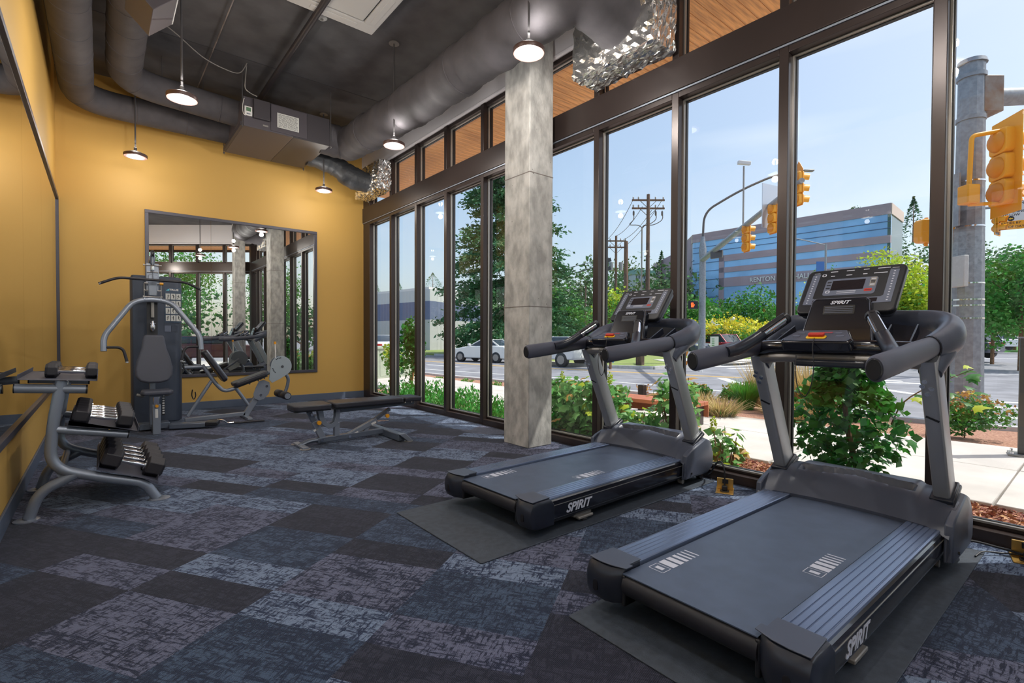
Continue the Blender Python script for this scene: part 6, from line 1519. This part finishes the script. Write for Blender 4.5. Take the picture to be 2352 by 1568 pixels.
# ---- cars
def car(label, p, heading, L=4.6, Wd=1.8, Hh=1.42, col=(235, 235, 232), kind='coupe', grille=False, name='car'):
    t = T(name, label, 'car', p, heading)            # x forward
    paint = bpy.data.materials.get('car paint %s' % str(col)) or mat('car paint %s' % str(col), col, .25, .1, coat=.5)
    a, b = -L/2, L/2; hh = Hh
    if kind == 'coupe': side = [(a, .42), (a+.02, .78), (a+.25, .98), (a+.9, 1.02), (b-1.5, .98), (b-.5, .82), (b-.05, .68), (b, .42)]; gh = [(a+.75, 1.0), (a+1.35, hh), (b-2.3, hh), (b-1.45, .97)]
    else: side = [(a, .5), (a+.02, 1.05), (a+.3, 1.15), (b-1.3, 1.12), (b-.3, 1.05), (b-.02, .85), (b, .5)]; gh = [(a+.12, 1.12), (a+.45, hh), (b-2.0, hh), (b-1.25, 1.12)]
    low = .25 if kind == 'coupe' else .38
    def loft(secs, name_, mm, par):
        g = G(); m_ = len(secs[0][1])
        for y, pr in secs: g.v += [(x, y, z) for x, z in pr]
        for i in range(len(secs)-1):
            for j in range(m_): q = i*m_+j; r_ = i*m_+(j+1) % m_; g.f.append((q, r_, r_+m_, q+m_))
        g.f += [tuple(range(m_)), tuple(range((len(secs)-1)*m_, len(secs)*m_))]; return g.build(name_, mm, par, bevel=.04, seg=3, ang=50)
    sp = side+[(b-.1, low), (a+.1, low)]
    ins = [(x*.97, z*.97 if z > .7 else z+.03) for x, z in sp]
    bd = loft([(-Wd/2, ins), (-Wd/2+.10, sp), (Wd/2-.10, sp), (Wd/2, ins)], 'body', paint, t)
    gi = [(x*.93, z) for x, z in gh]
    loft([(-Wd/2+.16, gi[:1]+[(x, z-.03) for x, z in gi[1:3]]+gi[3:]), (-Wd/2+.26, gh), (Wd/2-.26, gh), (Wd/2-.16, gi[:1]+[(x, z-.03) for x, z in gi[1:3]]+gi[3:])], 'glasshouse', mat('car glass', (60, 72, 84), .08) if 'car glass' not in bpy.data.materials else bpy.data.materials['car glass'], t)
    G().box((gh[1][0]+.02, -Wd/2+.2, hh-.06), (gh[2][0]+.02, Wd/2-.2, hh+.015)).build('roof', paint, t, bevel=.02)
    g = G()
    for s in (1, -1):
        for q0, q1 in ((gh[0], gh[1]), (gh[2], gh[3])): g.bar((q0[0], s*(Wd/2-.2), q0[1]), (q1[0], s*(Wd/2-.25), q1[1]), .06, .07)
        g.bar(((gh[1][0]+gh[2][0])/2, s*(Wd/2-.15), 1.0), ((gh[1][0]+gh[2][0])/2, s*(Wd/2-.22), hh), .05, .07)
    g.build('pillar', paint, t)
    r_ = .32 if kind == 'coupe' else .38
    for x in (a+.82, b-.88):
        for s in (1, -1):
            w = G().tube([(x, s*(Wd/2-.22), r_), (x, s*(Wd/2+.0), r_), (x, s*(Wd/2+.015), r_)], [r_, r_, r_*.9], 24).build('wheel', M['black'], t)
            G().cyl((x, s*(Wd/2+.012), r_), (x, s*(Wd/2+.022), r_), r_*.62, 10).build('rim', M['lampcap'], w)
    for s in (1, -1):
        G().box((a-.01, s*(Wd/2-.30)-.16, .74 if kind == 'coupe' else .9), (a+.06, s*(Wd/2-.30)+.16, .88 if kind == 'coupe' else 1.05)).build('tail_light', M['red'], t, bevel=.02)
        G().box((b-.14, s*(Wd/2-.28)-.2, .66 if kind == 'coupe' else .86), (b+.0, s*(Wd/2-.28)+.16, .78 if kind == 'coupe' else 1.0)).build('head_light', M['plastic_w'], t, bevel=.02)
        G().box((b-1.62, s*(Wd/2-.02)-.08, 1.0), (b-1.5, s*(Wd/2-.02)+.12, 1.13)).build('wing_mirror', paint, t, bevel=.02)
    G().box((a-.02, -.26, .5), (a+.02, .26, .62)).build('number_plate', M['plastic_w'], t)
    if grille:
        g = G(); g.box((b-.03, -.45, .82), (b+.03, .45, 1.0)); g.build('grille', M['steel'], t); g = G()
        for k in range(7): g.box((b+.028, -.38+.115*k, .84), (b+.036, -.31+.115*k, .98))
        g.build('grille_slot', M['black'], t, smooth=False)
    return t
hd = atan2(24.8-30, 22.6-19.8)
def cpos(u, v, D_, z): p = dep(u, v, D_); return (p.x, p.y, z)
road_dir = atan2(27-9.5, 15.4-18.8)
car('white coupe driving past, seen through the window left of the concrete column', cpos(1115, 810, 30.5, ZR), road_dir+radians(8), 4.3, 1.75, 1.36)
car('white van-like car cut off by the concrete column on its right', cpos(1262, 810, 27, ZR), road_dir+radians(-4), 4.6, 1.8, 1.55, (228, 230, 232), 'suv')
car('white sedan parked at the far left behind the green cabinet', cpos(872, 795, 33, ZR+.2), radians(80), 4.6, 1.8, 1.4, (226, 228, 232)); car('grey sedan parked behind the green cabinet', cpos(935, 790, 35, ZR+.2), radians(60), 4.6, 1.8, 1.42, (150, 158, 172))
car('red off-road car with a white slotted grille behind the treadmills', cpos(1666, 790, 41.5, -.42), atan2(-26, -41)+radians(30), 4.7, 1.9, 1.78, (168, 30, 52), 'suv', True)
car('dark blue car left of the far mast arm pole', cpos(1572, 795, 41, -.42), atan2(-26, -41)+radians(40), 4.6, 1.85, 1.5, (62, 70, 90), 'suv')
car('white car far away on the right beside the dark post', cpos(2303, 768, 50, -.1), radians(-40), 4.6, 1.8, 1.6, (236, 238, 240), 'suv'); car('dark grey car behind the right traffic pole', cpos(2190, 756, 34, -.2), radians(70), 4.8, 1.9, 1.7, (70, 78, 96), 'suv')
# barricade, signs, hydrant, lamps
bq = dep(1590, 812, 22.5); bt_ = T('road_barricade', 'folding striped road barricade at the foot of the far mast arm pole', 'barricade', (bq.x, bq.y, ZR), -yw)
for s in (-1, 1): G().bar((-.38, s*.18, 0), (-.30, 0, .98), .05, .03).build('leg', M['plastic_w'], bt_); G().bar((.38, s*.18, 0), (.34, 0, .98), .05, .03).build('leg', M['plastic_w'], bt_)
for z in (.72, .3):
    b_ = G().box((-.40, -.09, z), (.40, -.06, z+.2)).build('rail', M['plastic_w'], bt_, smooth=False); g = G()
    for k in range(4): g.prism([(-.36+.2*k, z), (-.28+.2*k, z), (-.20+.2*k, z+.2), (-.28+.2*k, z+.2)], -.094, -.09)
    g.build('stripe', M['signal_d'], b_, smooth=False)
q = dep(1640, 785, 36); sg_ = T('small_white_sign', 'small white sign on a short dark post in front of the red car', 'sign', (q.x, q.y, -.4), -yw); G().box((-.05, -.05, 0), (.05, .05, .9)).build('post', M['wood_pole'], sg_); G().box((-.3, -.08, .75), (.3, -.05, 1.55)).build('panel', M['plastic_w'], sg_, bevel=.01)
g = G()
for k in range(4): g.box((-.2, -.085, .9+.15*k), (.0, -.08, .96+.15*k))
g.build('print', mat('green print', (90, 140, 90), .5), sg_, smooth=False)
for k, (u, v, D_) in enumerate(((1683, 735, 46), (1639, 741, 52))):
    q = dep(u, v, D_); lt_ = T('globe_lamp', '%s white globe lamp post in front of the gold leaved trees' % ('nearer', 'farther')[k], 'street lamp', (q.x, q.y, -.4)); G().cyl((0, 0, 0), (0, 0, q.z+.3), .06, 8).build('post', M['gunmetal'], lt_); G().sph((0, 0, q.z+.45), .26, 14, 10).build('globe', M['plastic_w'], lt_)
q = dep(1897, 560, 45); cl_ = T('curved_street_lamp', 'pale street lamp with a long curved arm in front of the office building', 'street lamp', (q.x, q.y, -.4))
G().cyl((0, 0, 0), (0, 0, q.z+.4), .09, 8).build('post', M['galv'], cl_); e = dep(1812, 547, 45)-Vector((q.x, q.y, -.4)); m1 = dep(1835, 549, 45)-Vector((q.x, q.y, -.4)); G().tube([(0, 0, q.z+.3), m1, e], .05, 8, smooth=4).build('arm', M['galv'], cl_)
q2 = dep(1884, 612, 45)-Vector((q.x, q.y, -.4)); G().box((-.35, -.02, -.45), (.35, .02, .45), Matrix.Translation(q2) @ Matrix.Rotation(-yw, 4, 'Z')).build('banner', mat('blue banner', (52, 112, 186), .6), cl_, smooth=False)
q = gp(1402, 832, ZR+.13); hy = T('fire_hydrant', 'small blue fire hydrant on the grass verge under the far treadmill handle', 'fire hydrant', (q.x, q.y, ZR+.13)); G().lathe([(.2, 0), (.2, .05), (.13, .08), (.13, .5), (.17, .52), (.15, .62), (.05, .72)], n=16).build('body', mat('hydrant blue', (70, 120, 180), .4), hy); G().cyl((-.2, 0, .42), (.2, 0, .42), .06, 10).build('nozzle', bpy.data.materials['hydrant blue'], hy)
q = gp(1470, 838, ZR+.13); tag(G().box((q.x-.16, q.y-.16, ZR+.1), (q.x+.16, q.y+.16, ZR+1.3)).build('wood_stub', M['wood_pole'], bevel=.03), 'short wooden stub post on the grass verge behind the far treadmill', 'post')

# ---- trees
def ctree(label, u, D_, base, ztop, R, n, size, m, cb=.12, name='broadleaf_tree', m2=None, group=None, k=26, topn=.35, vz=760):
    p = dep(u, vz, D_); return tree(name, label, (p.x, p.y, base), ztop-base, R, n, size, m, trunk=max(.06, (ztop-base)*.018), cb=cb, m2=m2, k=k, topn=topn, group=group)
# big conifer behind the column
p = dep(1165, 770, 40); cf = T('conifer', 'tall dark green conifer behind the concrete column', 'tree', (p.x, p.y, -.4))
P, Dd = [], []
rr = random.Random(4); Ht = 17.5
for k in range(330):
    f = rr.random()**.9; z = 1.4+f*(Ht-1.8); Rb = 6.6*(1-f)**.6*rr.uniform(.6, 1.12)+.3; a = rr.uniform(0, 2*pi); m_ = int(30+Rb*26)
    s = RNG.random(m_)**.7; q = np.stack([np.cos(a)*s*Rb, np.sin(a)*s*Rb, z-s*s*Rb*.12+.12*np.sin(s*3)*Rb*.4], 1)+RNG.normal(size=(m_, 3))*np.array([.26, .26, .15])*(.5+s[:, None]*.4)
    P.append(q); Dd.append(np.tile([cos(a), sin(a), -.1], (m_, 1))+RNG.normal(size=(m_, 3))*.5)
V, F = leaves(np.concatenate(P), .34, .42, dirs=np.concatenate(Dd)); npmesh('needle_foliage', V, F, M['leaf_con'], cf)['kind'] = 'stuff'
G().tube([(0, 0, 0), (0, 0, Ht)], [.34, .05], 10).build('trunk', M['bark'], cf)
shr = dep(1090, 790, 44); tree('hedge_mound', 'dark green hedge mound behind the white coupe', (shr.x, shr.y, -.5), 2.4, 2.6, 1500, .3, 'leaf_con', .05, .02, cat='hedge', k=20)
ctree('broad green tree right of the column behind the shed', 1275, 58, -.4, 7.2, 4.2, 2600, .42, 'leaf_g', .08)
ctree('sparse light tree between the column and the second mullion', 1322, 40, -.4, 4.2, 1.5, 1100, .20, 'leaf_g2', .2, name='street_tree')
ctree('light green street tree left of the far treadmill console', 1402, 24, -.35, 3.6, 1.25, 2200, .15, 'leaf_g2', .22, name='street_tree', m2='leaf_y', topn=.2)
ctree('bright small tree under the utility poles', 1450, 62, -.4, 6.0, 3.0, 1500, .35, 'leaf_g', .08, m2='leaf_g2')
for k, (u, D_, zt, R, n) in enumerate(((1590, 62, 6.9, 4.2, 2400), (1655, 66, 7.1, 4.4, 2400), (1735, 64, 7.6, 4.8, 2800), (1800, 68, 6.6, 4.2, 2200), (1850, 62, 6.2, 4.0, 1800))):
    ctree('full green tree in the row below the office building, %s from the left' % ('first', 'second', 'third', 'fourth', 'fifth')[k], u, D_, -.4, zt, R, n, .42, 'leaf_g', .05, group='row of green trees below the office building')
for k, (u, D_, zt, R) in enumerate(((1585, 44, 2.7, 2.6), (1665, 44, 3.3, 3.2), (1740, 45, 2.9, 3.0), (1800, 45, 2.7, 2.8))):
    ctree('low spreading tree with gold top leaves behind the cars, %s from the left' % ('first', 'second', 'third', 'fourth')[k], u, D_, -.5, zt, R, 1900, .26, 'leaf_g2', .15, m2='leaf_y2', topn=.42, name='ornamental_tree', group='low gold topped trees')
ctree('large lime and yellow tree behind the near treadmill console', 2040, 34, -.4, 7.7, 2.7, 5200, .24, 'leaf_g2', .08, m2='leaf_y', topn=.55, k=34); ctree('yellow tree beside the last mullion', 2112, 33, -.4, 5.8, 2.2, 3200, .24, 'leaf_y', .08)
ctree('small lime tree in front of the office building sign', 1862, 36, -.4, 5.4, .9, 700, .18, 'leaf_y', .2, name='slim_tree'); ctree('slim green tree beside the street lamp', 1880, 50, -.4, 8.6, 1.2, 900, .24, 'leaf_g2', .1, name='slim_tree')
ctree('slim green tree right of the street lamp', 1912, 50, -.4, 8.8, .9, 700, .24, 'leaf_g2', .1, name='slim_tree')
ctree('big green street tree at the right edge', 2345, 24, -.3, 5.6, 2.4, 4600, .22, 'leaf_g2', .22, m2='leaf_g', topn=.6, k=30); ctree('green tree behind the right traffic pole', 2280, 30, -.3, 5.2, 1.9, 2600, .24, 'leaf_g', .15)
ctree('dark green background trees right of the pole', 2330, 60, -.3, 11.5, 5.5, 2600, .5, 'leaf_hill', .02)
def fir(label, u, v, D_, h, R, name='distant_fir'):
    p = dep(u, v, D_); t = T(name, label, 'tree', p); n = 700; f = RNG.random(n)**.7; a = RNG.random(n)*6.28; r_ = R*(1-f)*(.5+.5*RNG.random(n)); P = np.stack([np.cos(a)*r_, np.sin(a)*r_, f*h-.3*r_], 1)
    V, F = leaves(P, h*.055, .45, dirs=np.stack([np.cos(a), np.sin(a), -.2*np.ones(n)], 1)); npmesh('foliage', V, F, M['leaf_con'], t)['kind'] = 'stuff'; G().tube([(0, 0, 0), (0, 0, h*.95)], [h*.02, .02], 6).build('trunk', M['bark'], t)
fir('tall dark fir above the hillside right of the office building', 2097, 560, 190, 18, 7); fir('fir tree on the hill left of the third mullion', 1519, 660, 190, 14, 5.0); fir('dark fir on the hill near the third mullion', 1550, 672, 180, 14, 4.5)
fir('small fir just above the warehouse roof', 994, 672, 90, 3.6, 4.0); fir('fir top at the far left above the warehouse', 862, 690, 90, 3.6, 2.2); fir('fir top left of the third window mullion', 915, 690, 90, 3.6, 2.2); fir('thin fir beyond the street on the left of the second mullion', 1378, 660, 120, 9, 2.6)
# hillsides
for k, (u, v, D_, zt, R) in enumerate(((1180, 740, 150, 16, 13), (1230, 740, 150, 17, 13), (1280, 740, 150, 21, 14), (1335, 740, 150, 26, 14), (1370, 740, 150, 27, 12), (1415, 740, 160, 25, 13), (1470, 720, 170, 22, 12), (1440, 690, 190, 34, 9), (1475, 690, 190, 33, 9), (1520, 740, 150, 24, 12), (1550, 740, 140, 23, 11), (1590, 740, 200, 26, 13), (2105, 740, 160, 37, 13), (2150, 740, 170, 43, 15), (2200, 740, 170, 39, 15), (2250, 740, 170, 36, 14), (2310, 740, 160, 30, 14), (2352, 740, 150, 28, 14), (1960, 470, 260, 1, 4), (2420, 740, 150, 26, 16))):
    if zt == 1: p = dep(1965, 473, 230); tree('hill_tree', 'single tree top peeking over the office building roof', (p.x, p.y, p.z-6), 6, 4.5, 500, .9, 'leaf_con', .3, .02, k=12); continue
    p = dep(u, v, D_); tree('hill_tree', 'rounded tree on the distant hillside, number %d counted from the left edge' % (k+1), (p.x, p.y, -1), zt, R, 1300, 1.25, 'leaf_hill', .3, .0, group='hillside trees beyond the street', k=22)
for k, (x, y, zt, R) in enumerate(((-8, -34, 5, 7), (4, -38, 6, 8), (16, -36, 5.5, 7), (28, -34, 6, 8), (-20, -30, 6, 8))):
    tree('street_tree', 'bushy tree far across the front street, %s in the mirror' % ('first', 'second', 'third', 'fourth', 'fifth')[k], (x, y, -.4), zt, R, 900, .6, 'leaf_hill', .2, .02, group='trees across the front street')
# street outside the front facade (seen in the mirror)
for k, (x, y, zt, R) in enumerate(((2.6, -9.5, 5.6, 2.2), (-1.5, -11, 5.2, 2.0), (6.8, -10.5, 5.4, 2.1))):
    tree('street_tree', ('leafy street tree outside the front windows, middle one in the mirror', 'leafy street tree outside the front windows, left one in the mirror', 'leafy street tree outside the front windows, right one in the mirror')[k], (x, y, -.4), zt+.4, R, 5200, .12, 'leaf_g2', .09, .3, k=26)
struct(G().prism([(-6, -9), (3.9, -1.0), (4.8, -1.0), (4.8, -9)], -.45, -.05, 'z').build('front_pavement', M['walk'], smooth=False))
car('silver car parked on the street outside the front windows', (-2.0, -14.5, ZR), radians(15), 4.6, 1.8, 1.45, (196, 200, 206)); car('dark car parked on the street outside the front windows', (4.6, -13.5, ZR), radians(20), 4.6, 1.8, 1.5, (90, 40, 46), 'suv')
